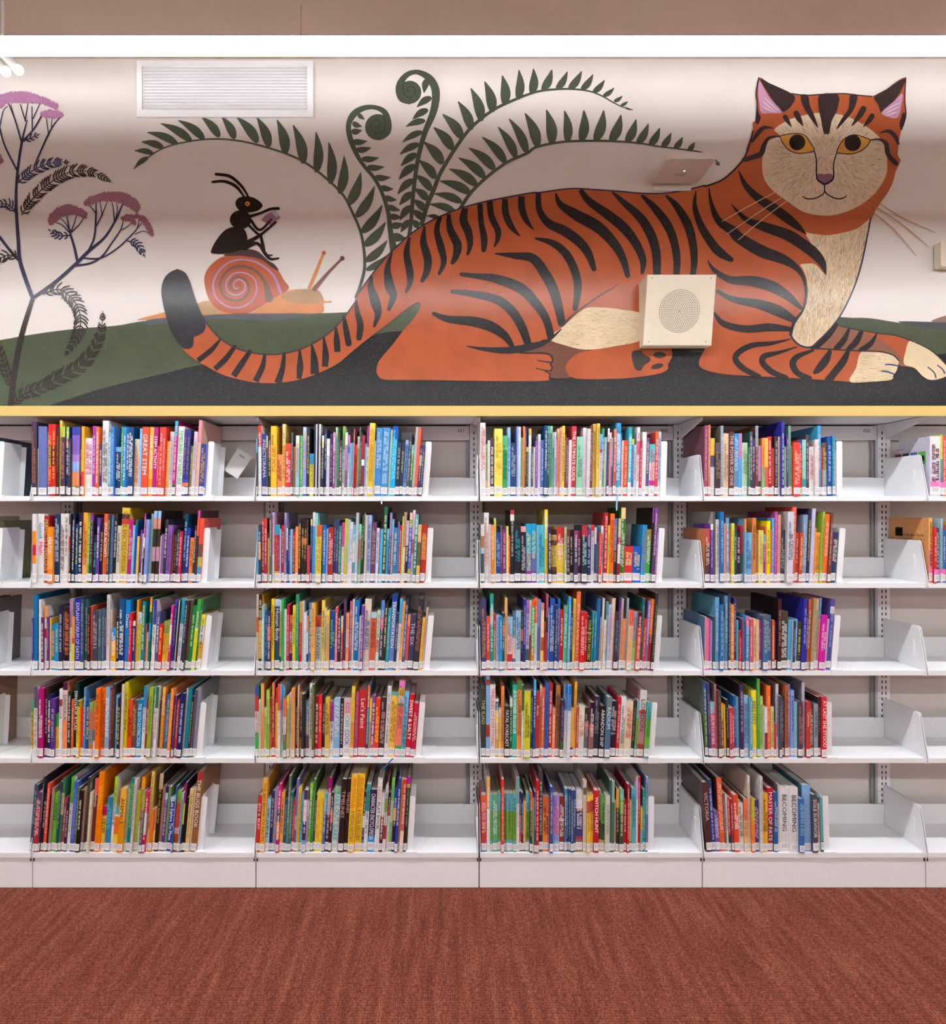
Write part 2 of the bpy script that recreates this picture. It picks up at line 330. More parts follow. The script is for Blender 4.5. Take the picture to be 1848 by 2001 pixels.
BOOKS = """
R 0 1 -60 815 3.375 0 .02 .06
60 120 a33 fcc ~
95 150 59c cdf ~
125 130 a33 fcc ~
140 140 225+235 fa4 ~
E 172
R 0 2 -60 815 3.375 0 .02 .06
50 680 ec8 a75 ~
80 660 cba 876 ~
110 700 7ac cdf ~
135 690 664+775 cb8 ~
E 160
R 0 3 -60 1150 3.375 0 .02 .05
20 90 654 cb9 ~
50 100 a63 fdb ~
66 95 665+766 cba ~
E 88
R 0 4 -60 1150 3.375 0 .02 .05
15 640 38b cdf ~
35 650 a86+a87 eda ~
E 62
R 1 1 55 815 9.726 0 .02 .065
75 100 435 b74 ~
172 610 dd8 - -
200 190 67b - -
365 300 eee - -
405 150 d22,.3,611,.58,d22 fb5 ~
475 150 d22,.3,611,.58,d22 fb5 ~
545 190 432 a86 ~
590 75 ec5 - -
640 200 bc4,.15,435 c86 ~
725 200 ad4,.18,f74,.3,338 fff ~
780 420 334 aab ~
835 200 24a,.12,86c,.4,b8d,.5,9bf,.65,f96,.85,983 - -
905 200 24a,.12,86c,.4,b8d,.5,9bf,.65,f96,.85,983 - -
975 540 432 db8 ~
1015 190 fb3,.65,e33 - -
1065 410 eee c59 ~
1215 180 a3a fbf ~
1280 200 f73,.5,e63 fff ~
1340 520 447 fff ~
1390 80 eee 222 ~
1510 300 7bd eff ~
1575 300 5a4 - -
1590 200 48d 9cf ~
1640 580 8cf,.1,136 eee ~
1750 200 5a7 cec ~
1790 200 29d fff ~
O 245
0 200 06b fff ~
60 210 047 fff ~
150 430 ddc,.3,eca b55 ~
240 230 8cf - -
285 200 e53 fff GREAT STEM
412 200 fb4,.75,e91 fff HOME ACTIVITY
495 205 b18 fff STEM ACTIVITY
580 560 e44 faa ~
615 210 e43 fbb ~
690 210 e43 fbb ~
745 470 fb4 fda ~
800 290 ddd 99b ~
885 90 2bc,.2,c18,.85,274 fcf ~
945 190 f4f4f4 4b6 TIMELINES OF NATURE
1065 250 338,.75,44b,.8,e86,.86,338 988 ~
1125 250 338,.75,44b,.8,e86,.86,338 988 ~
1190 560 994 ee9 ~
1240 290 dcd a98 ~
1310 70 e9a,.3,eba - -
1375 520 349 cb7 ~
1480 530 66a - -
E 1510
R 1 2 55 985 9.726 0 .045 .066
75 210 a8c,.4,dbc,.6,97b - -
110 200 eee,.25,f90,.45,c25,.6,f90,.72,eee - -
180 200 f4f4f4 29c/e27 Good/Math
300 240 a23 dc6 PERFECTLY PERILOUS
395 450 f90,.2,fa5,.75,f82 fff MATH
495 210 135 cdf ~
590 200 eee 733 ~
680 200 eee 733 ~
755 410 eee,.2,e54,.45,bbb,.8,e43 - -
800 200 112 - -
825 200 124 eef ~
880 400 059 fe5 ~
930 180 213 fff ~
1010 180 fa3,.65,fb7 a51 ~
1100 230 7b3 cea ~
1155 210 92a,.1,334 c9c ~
1215 600 134 7aa ~
1280 280 64a fff ~
1335 380 213 dd5 ~
1395 205 e63 fff SPACE ACTIVITY
1480 220 345 dc6 ~
1530 220 568 59d ~
1585 200 222 ddd ~
1645 430 ddc 555 ~
1720 90 ec4,.08,424,.15,d33,.22,db4 963 SPACE ENCYCLOPEDIA
O 245
15 310 b28 fbc ~
98 420 8ce - -
145 320 273,.1,15a - -
192 630 ec5 - -
235 510 739 c9c ~
283 580 eee 666 ~
330 190 a18,.35,fff,.5,113 fff ~
360 310 8ae b9e ~
420 200 9bb - -
480 150 9cf,.1,d98,.25,332,.5,c9b,.7,322 - -
545 150 9cf,.1,d98,.25,332,.5,c9b,.7,322 - -
612 620 ecd - -
640 590 86a,.8,275 - -
700 310 334 eee ~
758 420 96b 638 ~
840 590 833 - -
880 480 111 888 ~
935 500 334 ccc ~
990 540 c25 fbb ~
1050 210 046 9cf ~
1118 470 23a eef ~
1180 660 f94 a50 ~
1260 430 334 ddd ~
1300 140 e4a,.1,e53,.35,433 - -
1345 290 e54,.4,754,.6,cb5,.75,69c - -
E 1430
R 1 3 55 1150 9.726 0 .016 .11
75 580 549 dbe ~
105 140 07b - -
185 750 334 - -
210 230 eee - -
250 570 637 fff ~
300 360 f93,.2,eee,.35,d23,.5,ddd - -
355 560 638 b9d ~
398 580 fc5 - -
430 710 09b f96 ~
510 680 29c cc8 ~
588 350 224 ccd ~
665 370 435 da8 ~
690 370 211 e85 ~
790 220 b7b,.4,ddc 647 ~
835 560 e93,.4,d42,.5,ed4 - -
885 220 22a d8d8ff EXPLANATORIUM OF EARTH
998 230 356 9ab ~
1060 230 356 9ab ~
1128 370 222 d74 ~
1180 350 c43,.6,a32 - -
1225 440 445 bbc ~
1325 420 467 9bc ~
1385 400 467 8ab ~
1440 440 546 a99 ~
1480 140 ddd 999 ~
1540 430 dba - -
1578 770 29d,.3,fb1 fff ~
1660 570 222 eee ~
1713 220 158,.5,137 fff ~
1818 240 18d fff Ocean
O 245
65 480 d23 faa ~
118 640 fff,.1,24a fff ~
165 240 e93 - -
207 470 cde,.2,dc2 5a8 ~
285 270 189 ee8 ~
345 700 d65 - -
370 860 eba - -
410 190 f82,.1,ec3,.2,163,.35,29d,.6,175 - -
450 250 29d,.5,175 cfc ~
485 240 43a,.35,eee 668 ~
545 470 569 fff ~
603 700 d22 fc5 ~
673 650 8b5,.25,fc3 b84 ~
740 650 8b5,.25,fc3 b84 ~
808 340 d3a,.3,eee,.6,c38 fff ~
850 240 34a aad ~
893 240 112 - -
915 250 ddc - -
942 240 112 - -
970 210 1ab,.35,eee 58a ~
1035 250 147 cdf ~
1085 240 433 - -
1120 240 654 - -
1170 350 184 cf9 ~
1240 230 3a4,.4,dd3 fff DINOSAUR
1310 230 274 ada ~
1345 520 ee4,.2,eee,.5,da3,.8,eee 444 ~
E 1420
R 1 4 55 1320 9.726 .01 .03 .09
40 490 5a7,.2,ab5,.4,db4 864 ~
105 240 658,.3,eee 767 ~
173 300 666 - -
213 260 b17 fff ~
303 260 422 bbb ~
368 390 226,.4,c43,.5,226 fff ~
428 470 639 9c9 ~
508 760 3a4,.3,eb3 - -
583 280 eee,.15,a54,.25,eee 333 DINOSAUR
645 160 424,.1,ecc,.5,f96 545 DINOSAUR
735 340 232 eee ~
800 490 f64 fca ~
845 160 132 fff DINOSAUR ATLAS
930 500 563,.1,fc2 974 ~
980 630 e33 - -
1030 260 59d eee ~
1070 510 159 fd8 WOW IN SPACE
1150 530 9b5,.2,d85,.5,7a9,.75,d73 a54 ~
1220 530 9b5,.1,e96,.5,59c,.7,eee c44 ~
1290 260 f71 843 ~
1365 260 f71 843 ~
1448 240 8bd fff ~
1530 250 834 c88 ~
1575 190 433 875 ~
1628 400 7be fff ~
1698 440 223 dd5 ~
1753 190 edc - -
1800 150 dc1 552 ~
O 245
18 490 e52 422 ~
103 500 744 db6 ~
188 490 08c dfe THE SIXTH EXTINCTION
293 230 19d,.3,eee 68b ~
355 480 933 ecc ~
413 240 9b3 683 ~
488 250 7ac,.4,d9c fff ~
538 230 274,.3,eee 676 ~
590 500 443 - -
633 250 fb6,.4,e92 - -
693 410 638 b9d ~
723 390 478 9cc ~
800 270 f95 - -
858 400 713 - -
880 400 637 ba6 ~
915 490 d44 fcc ~
960 390 337 99d ~
985 360 126 cdf ~
1063 280 ccc - -
1100 270 089 - -
1175 420 323 db6 ~
1215 300 556 - -
1265 250 889 - -
E 1335
R 1 5 55 1490 9.726 .078 .072 .095
15 470 457 8aa ~
90 600 646,.25,a34 fcc ~
195 300 334 ccc ~
222 650 323 ccc ~
280 430 e53 fbb ~
338 640 211 - -
365 520 a87 - -
420 620 6b3 142 JUNGLE
513 400 246 aac ~
555 340 375,.2,cc9,.5,375 564 ~
610 710 a46 dab ~
665 800 322 ccc ~
720 320 5b3,.35,eee 686 ~
783 400 46c 89e ~
865 510 674 ab8 ~
912 560 211 eee ~
985 510 a87 - -
1030 330 433 877 ~
1075 340 454 aa8 ~
1130 580 edb - -
1170 350 e65,.2,733 eee Animals
1250 210 f80 fb3 ANIMALS
1355 880 c16,.2,fc3 333 ~
1440 700 38b 6cd ~
1548 320 be2,.35,eee 565 ~
1605 890 5bc,.15,eee,.2,f72,.6,fd3 - -
1695 520 fb4,.5,e91 333 ANIMALS
1805 540 9db e86 ~
O 245
15 340 088 9d5 ~
98 340 edd 666 ~
140 570 bc4 - -
203 330 fa2,.6,eee 678 ~
265 560 9b4,.3,657 cc6 ~
325 570 e27,.35,cdd,.7,c16 fff ~
380 210 ec6 865 ~
440 930 e72 - -
492 910 d86,.5,fc5 - -
535 250 cba,.2,221 b94 ~
608 490 a76 - -
663 500 226,.1,9cf,.2,548 dcf ~
718 510 795 - -
768 700 bde,.08,13a fff Lets Explore The Moon
872 480 26a eef ~
897 570 7b4,.2,c54,.6,ddd,.7,a41 c43 ~
988 600 9bc 134 ~
1035 410 a17,.3,dd3,.6,323 - -
1065 700 111 - -
1128 540 ec8 a85 ~
1203 540 edb - -
1240 210 a33,.1,963 eee THE BUGS BOOK
E 1350
R 2 1 495 815 10.267 0 .02 .075
72 440 6bd,.25,344 - -
100 185 e33,.3,eee,.5,e8e8ee fff ~
165 350 349 dde INSECTORAMA
270 390 cd9,.2,454 - -
300 320 333,.2,c65,.4,333 ddd ~
350 195 fc3 a64 ~
470 760 f96 643 ~
572 150 ed9,.3,eb5 974 ~
637 540 e53,.2,e33 fdd ~
760 330 556 bbc ~
800 610 d84 963 ~
855 390 eed,.2,9cd,.9,4a6 d75 ~
925 385 6b7 cf9 ~
985 215 bde,.2,9ae,.9,37a fa5 ~
1055 220 334 dc6 ~
1115 745 29d,.25,dc3 786 ~
1200 160 235 - -
1240 150 dde - -
1268 150 224 - -
1295 150 eee - -
1330 660 343 9b8 ~
1368 390 fff,.1,ed7,.2,224 eee ~
1410 250 136 bcd ~
1460 450 eee,.3,ccd - -
1525 350 425 b9c ~
1580 320 d9d,.3,a4a fdf ~
1628 215 aca,.1,7b8 486 ~
1675 330 555 aaa ~
1715 480 436,.1,454 dde ~
1765 195 7c4,.33,eee 665 ~
O 670
20 320 eee,.2,a8c,.6,768 - -
75 370 d8d,.2,59d,.3,ddd 556 ~
118 530 7be - -
190 245 c66 fcc ~
212 560 e54,.2,b22 - -
258 400 cdc,.2,9a6 - -
295 210 788 cdc ~
310 330 445,.3,354 ccc ~
350 380 a23,.4,fff,.5,834 - -
410 540 8be - -
440 190 a3a,.3,eee 88a ~
490 140 fd5,.3,ec3 c83 ~
600 490 eef - -
620 230 49d bde ~
752 230 49d bde ~
890 260 bdb - -
935 200 05c,.2,1be 8ef ~
1035 520 235 bb8 ~
1118 520 235 bb8 ~
1190 480 9be,.1,69c 247 ~
1255 320 445,.4,667 bbc ~
1315 570 7bb,.2,465 cf8 ~
1370 210 bbb - -
1425 225 f64 - -
1480 580 438,.2,eee,.4,358 eee ~
1530 580 446 bbb ~
E 1580
R 2 2 495 985 10.267 0 .03 .05
75 510 6be - -
115 430 346,.3,e92,.6,246 eee ~
165 300 c44,.3,a33 fcc ~
222 300 c44,.3,a33 fcc ~
280 600 555,.1,fc6 - -
325 230 566 cdd ~
370 180 bae,.1,eac,.6,eee - -
415 430 3ac,.18,b33,.8,eb5 d77 ~
525 520 9be - -
555 440 b23 fbb ~
610 190 99c 446 ~
655 500 ddd,.4,347 - -
685 530 25a eac ~
730 520 8ce - -
775 570 b24,.3,823 caa ~
835 470 f95 - -
895 310 323 ed8 ~
945 320 311,.3,d74,.4,321 eb6 ~
1000 320 311,.3,d74,.4,321 eb6 ~
1050 330 433 998 ~
1085 850 d46 - -
1130 320 eda,.1,346 9bd ~
1165 180 eee,.2,5af - -
1215 200 9dd - -
1265 440 e63,.2,fd4 a84 ~
1360 450 76c,.5,349 eef ~
1385 440 17c cef ~
1445 510 9cf - -
1480 480 a33 fcc ~
1590 340 347 aac ~
1640 340 347 aac ~
1690 450 487 9db ~
1745 390 d4a,.4,ecd,.9,d58 - -
1800 310 cc5,.3,bc5 - -
O 670
75 330 bce,.7,ecd - -
120 380 eee,.8,fdf 889 ~
170 430 7cf,.3,eef,.65,6bd fff ~
230 190 bcc - -
285 420 9ec,.25,b86,.6,7c9 b77 ~
340 240 354 cdc ~
385 200 998,.4,322 - -
410 240 ccb - -
455 240 abe 558 ~
535 380 646 b99 ~
640 500 ddf 667 ~
700 540 444 bbb ~
715 520 5be - -
770 75 265,.6,254 dec ~
845 515 7cf,.2,3ad - -
890 190 98b,.3,547 cbd ~
940 320 7be,.2,aad,.3,aaa - -
980 490 48b dee ~
1060 370 48c - -
1090 440 b23 ecd ~
1140 260 bd5 - -
1170 180 c98,.5,fdb - -
1225 350 cbc,.4,333 eee ~
1285 190 fcb,.1,9b5,.2,56c,.8,bb4 eef ~
1340 140 fde,.4,b78,.6,dcc - -
1390 220 7bb,.3,488 dff ~
1460 430 eb8,.3,664,.7,eb6 - -
1530 430 b32,.2,d63,.6,b32 eb6 ~
E 1640
R 2 3 495 1150 10.267 .005 .02 .09
55 140 cba,.3,c64,.5,cba - -
105 140 222,.35,da3,.85,222 eda ~
180 350 9dd,.2,cee - -
220 470 07b 9ce ~
280 480 436,.25,d65,.5,436 ecc ~
355 230 fd2 863 ~
415 240 bdf,.1,257 eef Human Body
530 250 ddd,.2,eb6,.6,da4,.8,246 335 ~
565 230 3b6 175 ~
610 440 eee - -
660 350 c24 fcc ~
715 560 e85,.3,eee,.5,d96,.7,337 446 ~
780 360 ed3 333 THE PLANT HUNTERS
840 140 397 8cb ~
905 290 db5,.3,d23 f97 ~
960 280 ccc - -
1005 500 eef,.3,dee - -
1060 570 e95,.3,dde,.7,338 - -
1095 310 59d fec ~
1160 310 fb5 a85 ~
1235 580 c43,.2,bcc 333 VIRUS HUNTERS
1350 260 fd6 875 ~
1415 420 ddb,.3,bb9 555 ~
1455 460 fd5,.2,cc8,.5,eb6 d75 ~
1515 480 15a 8d8 ~
1625 400 d67,.5,e8a fcc ~
1675 500 333 eee ~
1740 580 ddd,.2,ea5,.3,a34 fcc ~
1785 240 546 - -
O 670
45 510 fa7,.3,edc,.6,f96 c75 ~
105 290 b68 fcc ~
160 240 ddd - -
200 260 17c,.2,07b eee ~
300 570 eee,.5,bcc - -
335 360 74a,.7,848 fce ~
390 235 edc 35a ~
520 500 ade,.1,d64 933 ~
635 460 dec,.5,d98,.7,ced 776 ~
705 260 59d,.25,e59,.4,335 dde ~
775 330 332 eda ~
840 420 3ab 9de ~
905 140 14a,.1,68c eee TRANSPORTATION
1005 520 335 ccd ~
1055 230 3be,.35,eee 89b ~
1110 290 fb6 b84 ~
1165 280 335,.3,46a dde ~
1225 560 f96,.2,e54 - -
1280 560 446 dcd THE SIX
1400 230 334 b76 ~
1510 610 fc4 d93 ~
1565 420 dba a98 ~
E 1610
R 2 4 495 1320 10.267 .0 .02 .085
40 240 35a,.15,b43,.35,ddd,.65,3b5 d44 ~
110 510 ddd 999 ~
150 190 eb7,.4,e95 - -
215 670 cd9,.2,bd8 795 ~
262 320 bd6,.5,9b4 786 ~
325 490 a32,.6,d53 faa ~
365 180 e84,.2,b32 fcb ~
420 490 a32,.6,d53 faa ~
450 290 e33,.2,eb3,.8,fb5 - -
490 210 e54,.35,eee c77 ~
548 225 1af,.35,eee 79b ~
605 480 f75,.3,eee,.6,686 d77 ~
665 430 fd3,.2,cb5 a84 ~
718 370 dde 88b ~
765 270 f95,.2,eb6 d85 ~
835 480 432 eee ~
885 220 dba,.3,c97 - -
920 380 eb6,.3,543,.7,da5 fff ~
970 390 333 - -
1020 400 322 776 ~
1040 540 79b,.4,aaa,.6,655 cdd ~
1110 190 eee,.2,edc 444 ~
1175 200 563 894 ~
1220 440 a23,.6,c23 fff ~
1300 420 e33 fa6 ~
1365 380 233 bcc ~
1430 470 eb4 542 ~
1520 560 b5a,.35,eee 537 ~
1600 490 9ce,.1,8be fec ~
1725 490 323 ecb ~
O 670
-7 500 ecc,.3,eee d28/2aa/33a KIDS/CAN/COOK
140 240 fd4,.5,ea4 c84 ~
205 370 b47 c78 ~
285 310 c33 fdd Let's Paint
440 240 e74,.3,37a,.8,346 cde ~
490 490 fd4,.4,ca6,.9,fc4 - -
535 430 849,.7,c69,.9,3ac fff ~
605 490 e42 fd5 ~
700 480 433 caa ~
815 240 eee 889 ~
895 370 6bb,.05,fc5 a74 ~
1030 130 e8c,.1,dc4,.2,ddd,.3,4a6,.33,f87,.85,4a6,.9,e9b 944 ~
1150 350 7cf,.5,6bc 347 ~
1240 410 d22,.3,c23 fff SWEET & SALTY
1345 590 c24 fbb ~
E 1440
R 2 5 495 1490 10.267 .05 .06 .06
45 690 d33,.2,a22,.4,d33 fcc ~
130 360 fb4 654 THE BIG BOOK OF FACTS
225 770 acf,.1,ade 458 ~
305 620 335 ccd ~
370 560 99c,.4,89c e95 ~
450 460 e28,.35,335,.55,fa7,.8,c17 fff ~
510 630 fb5 643 ~
580 770 257 9bb ~
640 300 687 ccc ~
690 640 276,.3,487,.7,178 acb ~
745 790 d33 f98 ~
795 380 77c,.5,aad,.7,56a - -
840 530 ec6,.2,db5 b94 ~
905 680 6cd,.3,7cc 476 ~
965 580 536,.15,ecc,.5,336,.8,8bd fff ~
1040 790 dcf,.3,b9d - -
1070 460 9d4,.2,7b4,.85,eee def ~
1130 380 483 8c6 ~
1180 700 333,.3,456 eee ~
1215 640 fd4 e93 ~
1300 640 fd4 e93 ~
1370 660 5be,.3,37b eef ~
1420 350 a17,.2,bcc,.5,525 ecc ~
1500 640 422,.3,e64,.5,322 ddd ~
1555 560 8c9,.1,dee 3ab FAKE-OUT CAKE
1690 370 322 daa TIMELINES
1800 370 322 daa TIMELINES
O 670
90 265 fc3 d62/753 LEGO MINIFIGURE/A VISUAL HISTORY
218 265 fc3 d62/753 LEGO MINIFIGURE/A VISUAL HISTORY
355 640 333,.4,eee,.6,347,.8,3ab eee ~
405 470 3aa,.4,eee,.9,eb5 555 ~
480 590 325,.75,3ae eee CHARACTER ENCYCLOPEDIA
620 370 eee d44/333 LEGO/PLAY BOOK
715 640 ddd,.4,a43,.6,534 fff ~
785 480 ccd,.2,9b5,.4,eee,.6,b34,.8,fee 555 ~
845 650 322,.2,a33,.4,efe ccc ~
900 360 7c5,.3,cdb,.6,9c6 9bc ~
965 580 25a,.3,eb5,.5,225 eda ~
1030 340 34a eef ~
1090 370 fc4 d94 ~
1130 370 d33,.2,d67,.7,fdd fdd ~
1200 320 b2a,.1,dc4,.15,332 8b7 ~
E 1275
R 3 1 930 815 9.726 0 .02 .03
80 120 eee d55 ~
182 530 9b7,.7,db6 674 ~
220 455 edd - -
268 410 445 eee ~
345 235 fe6 db5 ~
500 365 5b7,.2,9d8,.25,4a6 163 ~
592 205 9cf 269 ~
650 500 247 abc ~
765 190 8ae - -
795 195 dde - -
845 400 5a8 - -
868 400 cb3 - -
885 185 e84,.5,c84 - -
920 210 64a,.3,546 ccc ~
950 580 dc6,.1,443 bb5 ~
990 230 eb6,.1,eee,.3,cde - -
1040 570 555 ccd ~
1080 580 eee - -
1120 465 86b cad ~
1170 335 eee d6b ~
1218 450 57c cdf ~
1280 180 158 eee ~
1335 180 6b9,.1,265 bdd ~
1390 180 9db,.1,7cb 265 ~
1440 300 eee,.25,6b7,.4,aca 678 ~
1470 300 eee,.4,acd 789 ~
1505 440 d69 - -
1530 230 fc8 b85 ~
1580 210 eaa b67 ~
1615 180 fd3 544 ~
1670 350 745 daa ~
1700 400 846 ecc ~
1745 450 edd - -
1800 185 d34 fff THE ULTIMATE GUIDE
O 1115
90 390 9db 476 ~
210 215 eee,.1,ede - -
280 240 ddd - -
345 180 844 cab ~
400 140 ec5 a84 ~
460 140 ec5 a84 ~
518 340 6bf,.25,c44,.3,eee a5b ~
570 230 3a8,.3,7b8 eff ~
618 395 bde,.3,cdd - -
665 230 eee,.2,435 988 ~
705 305 eee,.1,e98,.3,e9b - -
750 400 9cd,.5,48a - -
785 240 c86,.2,c55 ecd ~
840 125 39d,.15,9df,.5,4bd eff ~
930 310 35a,.2,87c dde ~
955 455 fcb - -
990 455 e53 fb9 ~
1070 205 1ab,.1,5cd,.8,eee eff ~
1135 430 dd6,.1,27b 9ce ~
1180 540 eee d8b ~
1230 205 eee,.2,d79,.4,eee c45 ~
1285 460 b25,.85,48b ebb ~
1335 295 eee - -
1415 405 659 eda ~
1475 530 5cd,.35,eee,.7,d3a,.8,eee c46 ~
1575 290 e63,.3,d44 fdd ~
1640 290 bdf 559 ~
E 1690
R 3 2 930 985 9.726 0 .0 .06
88 400 ddd,.2,a75,.4,acd,.5,456 - -
155 180 eee d75 ~
245 400 dde - -
285 410 f95,.5,e83 fdb ~
345 285 cd6,.3,bd9 - -
382 550 34a acf ~
465 440 858 dbd ~
500 490 747 eaa ~
575 440 ed6 - -
620 610 c45 ebb ~
650 130 c34,.06,eee,.15,222 bbb ~
725 410 223 1ab ~
850 440 eaa,.1,223 ccc ~
948 390 1ad,.5,67b,.8,849 dd8 ~
1050 390 1ad,.5,67b,.8,849 dd8 ~
1150 415 7bd - -
1195 415 5cd 17a ~
1305 120 fd5,.1,eea,.4,dc5 - -
1365 460 325 eee ~
1420 500 322,.1,da5,.2,433,.3,dc5,.7,433,.85,cb5 864 ~
1530 450 c33,.3,ec4 fdd ~
1670 450 bc9 687 ~
1715 500 734,.3,434 ccc ~
1780 520 321 ddd ~
O 1115
50 520 847,.3,446 dde ~
120 520 923,.3,624 ecc ~
190 420 b34,.2,134 bdd ~
295 500 748,.3,336 ccf ~
375 415 c33,.1,bbb,.2,dde 88a ~
435 460 edd,.3,356 - -
475 420 258,.3,48b - -
515 570 d44 faa ~
565 430 eee 555 ~
610 180 b23 fcc ~
685 420 fd3 aa6 ~
725 200 f72 733 BIG BOOK OF FACTS
805 290 59e,.5,246 fd5 ~
860 290 cc8,.3,a24,.4,eee,.7,923 fdd ~
915 85 fd9,.15,382 efe ~
1000 825 d33 eda ~
1165 825 16c eda ~
1320 415 29d,.5,3ae b74 ~
1405 500 a94,.2,6a4,.6,3b5 efe ~
1490 85 a5a,.2,322 - -
1520 90 84a,.2,546 ecf ~
1580 500 95b fdf ~
E 1612
R 3 3 930 1150 9.726 0 .03 .07
100 215 447 d95 ~
195 550 e54,.6,d43 fbb ~
262 120 2a9,.2,bbb,.4,199 dff ~
330 500 c33,.3,c94 fcc ~
375 530 9be 68b ~
435 545 29c 9df ~
495 490 235,.2,e65,.4,447 eee ~
540 200 eb7 - -
590 565 9ce,.35,edd,.7,c34 c45 ~
690 465 479,.45,ecc,.8,479 bdd ~
745 450 9ce,.3,bde 248 ~
840 460 333,.3,d74,.5,323 888 ~
885 220 339 aae ~
935 240 a7b,.2,bbd,.7,465 649 ~
1000 250 fff,.5,a44 944 ~
1035 230 f63,.1,5b6,.7,c84 dfd ~
1095 200 f63,.35,eee dcc ~
1150 225 79d,.4,57b - -
1210 300 c88,.1,fdb,.5,b53,.7,fc6 - -
1265 650 b42 643 ~
1300 130 a57,.3,433,.5,a36 - -
1345 400 3ae,.4,5bf,.6,29d eff ~
1375 215 25a cde ~
1475 340 337 bb9 ~
1525 220 26b cdf ~
1575 430 c23 fcc ~
1640 345 6b9 cee ~
1720 180 4af,.4,6bd cdf ~
1765 480 445 bbb ~
1815 220 fd6 b95 ~
O 1115 5.579
40 45 e74 fcb ~
85 265 d23 fcc ~
135 275 c22 fbb ~
165 320 333,.3,dc5,.32,332 dc5 YOUR STORY MATTERS
215 270 2ab,.2,289 9de ~
240 270 2ab,.2,289 9de ~
262 120 26a - -
298 330 9ac,.2,a97 - -
318 120 ddd - -
340 360 eed d57 ~
365 160 5ab,.2,bdd 457 ~
385 190 bce c79 ~
420 120 ecb - -
455 265 434 69b ~
495 110 538,.2,546 cbd ~
515 120 cab,.3,ba9 d77 ~
540 345 f95,.85,25a - -
575 120 9ab - -
598 250 f54,.25,fc9 c97 ~
645 270 8cf,.5,ae9 c64 ~
690 270 422,.25,d54 fcc ~
735 120 266 8aa ~
765 340 d44 fbb ~
800 150 a8c,.5,87b eef ~
828 130 f83,.5,a23 fcc ~
860 60 333 997 ~
E 890
R 3 4 930 1320 5.579 .0 .03 .07
52 165 444 cc8 THE ILIAD
108 15 9cf,.05,a43,.12,8be,.6,a43,.75,8be,.9,944 - -
150 115 eee c44 TIMELINES OF EVERYTHING
210 270 eee,.05,257,.2,fd4,.4,da4 fff ~
245 370 ddd,.2,ec6 99a ~
272 135 f94 b63 ~
306 350 333 eee FATAL FORECAST
362 260 eee,.15,264 bdc ~
392 115 2b9 fff ~
440 70 584,.12,f94 754 ~
488 115 363,.35,eee 687 EYEWITNESS PIRATE
512 180 dd3 663 ~
583 180 347 bcd ~
612 60 5be,.2,258 cdf ~
640 185 b33 fcc Arctic
683 120 dcb,.3,b96 865 ~
703 145 f74 fcc ~
737 95 36b 358 ~
780 100 b33 fcc ~
822 370 f97 fdc ~
855 125 b74,.15,765,.2,964 432 ANCIENT EGYPT
905 280 434,.7,364 87b ~
945 115 17c,.35,eee 8ad EYEWITNESS ATLANTIS
980 115 17c,.35,eee 8ad EYEWITNESS ATLANTIS
1015 370 eb6,.8,538 - -
O 1115 5.579
20 85 fb4 c84 ~
48 360 c54 ecc ~
75 350 eed,.5,ddd d75 ~
135 370 433,.3,d66,.4,777 ecc ~
185 305 313,.4,d66,.5,966 eee ~
235 245 334 99a ~
295 345 222 eee ABANDON SHIP
355 245 788,.3,579 bde RADIUM
415 300 323 dcd ~
485 255 d23 fcc ~
520 250 eee,.6,cca 777 ~
575 295 edb c43 ~
650 290 433 a77 ~
685 290 6bc,.3,6a4,.8,5bc - -
710 175 ddd,.3,c43,.35,b88,.8,a44 545 LONDON
785 300 5bc,.3,7b4,.8,4bc 375 ~
E 838
R 3 5 930 1490 5.579 -.0 .01 .01
55 380 e64,.25,c44,.9,67a fcc ~
116 180 fb5,.4,e96,.42,eee fff ~
152 360 6bc,.3,7a4,.8,6bc - -
175 375 6b8 cee ~
238 360 6bc,.3,7a4,.8,6bc - -
272 195 e43 fcc ~
302 360 6bc,.3,7a4,.8,6bc 463 ~
330 360 6bc,.3,7a4,.8,6bc - -
352 360 6bc,.3,7a4,.8,6bc 463 ~
378 360 6bc,.3,7a4,.8,6bc - -
400 360 6bc,.3,7a4,.8,6bc 463 ~
437 185 7bb,.35,eee 9ab ~
470 340 336,.4,d55 aac ~
493 360 335 cdd ~
515 440 fb6,.9,243 - -
540 360 6bc,.3,7a4,.8,6bc 463 ~
583 330 d54,.3,433 edd ~
608 400 9b6 - -
628 330 258 eef ~
645 205 c23 fcc ~
680 115 444 ccc ~
725 400 e74,.3,f95 633 ~
796 275 45a cc8 ~
832 380 a9d,.2,eab,.7,9ce 95c ~
905 395 933,.4,ecc,.45,933 eed ~
960 310 3ab,.2,47a dee ~
985 315 358 cde ~
1005 315 358 cde ~
1025 315 358 cde ~
O 1115 5.579
0 320 358 cde ~
22 320 358 cde ~
50 320 ddd,.15,eee,.3,b54,.35,448,.75,b44,.8,975 eee ~
127 210 ccb,.1,765,.2,dcb - -
165 370 fd5,.1,d44,.3,fc4 a74 ~
200 370 fd5,.1,d44,.3,fc4 a74 ~
243 320 c23 fff WITCH HUNT
300 330 7b6,.5,464,.8,db6 233 ~
330 390 7b6,.5,464,.8,db6 233 ~
368 375 ddc 887 ~
418 210 466 - -
440 220 9ba,.3,576 - -
470 430 ca8 - -
490 310 fb4,.3,433,.9,db6 cc9 ~
525 310 6cb,.15,7b5,.4,454,.9,9c9 cda ~
570 430 c23 fcc ~
605 250 b23 ecc ~
630 430 db5,.8,264 - -
655 300 6bc 378 ~
710 185 cae,.3,eee - -
730 185 d23 fbb ~
757 510 cb5,.5,6bc - -
780 320 298 add ~
810 180 7ad,.3,9cd,.5,68b 557 ~
E 838
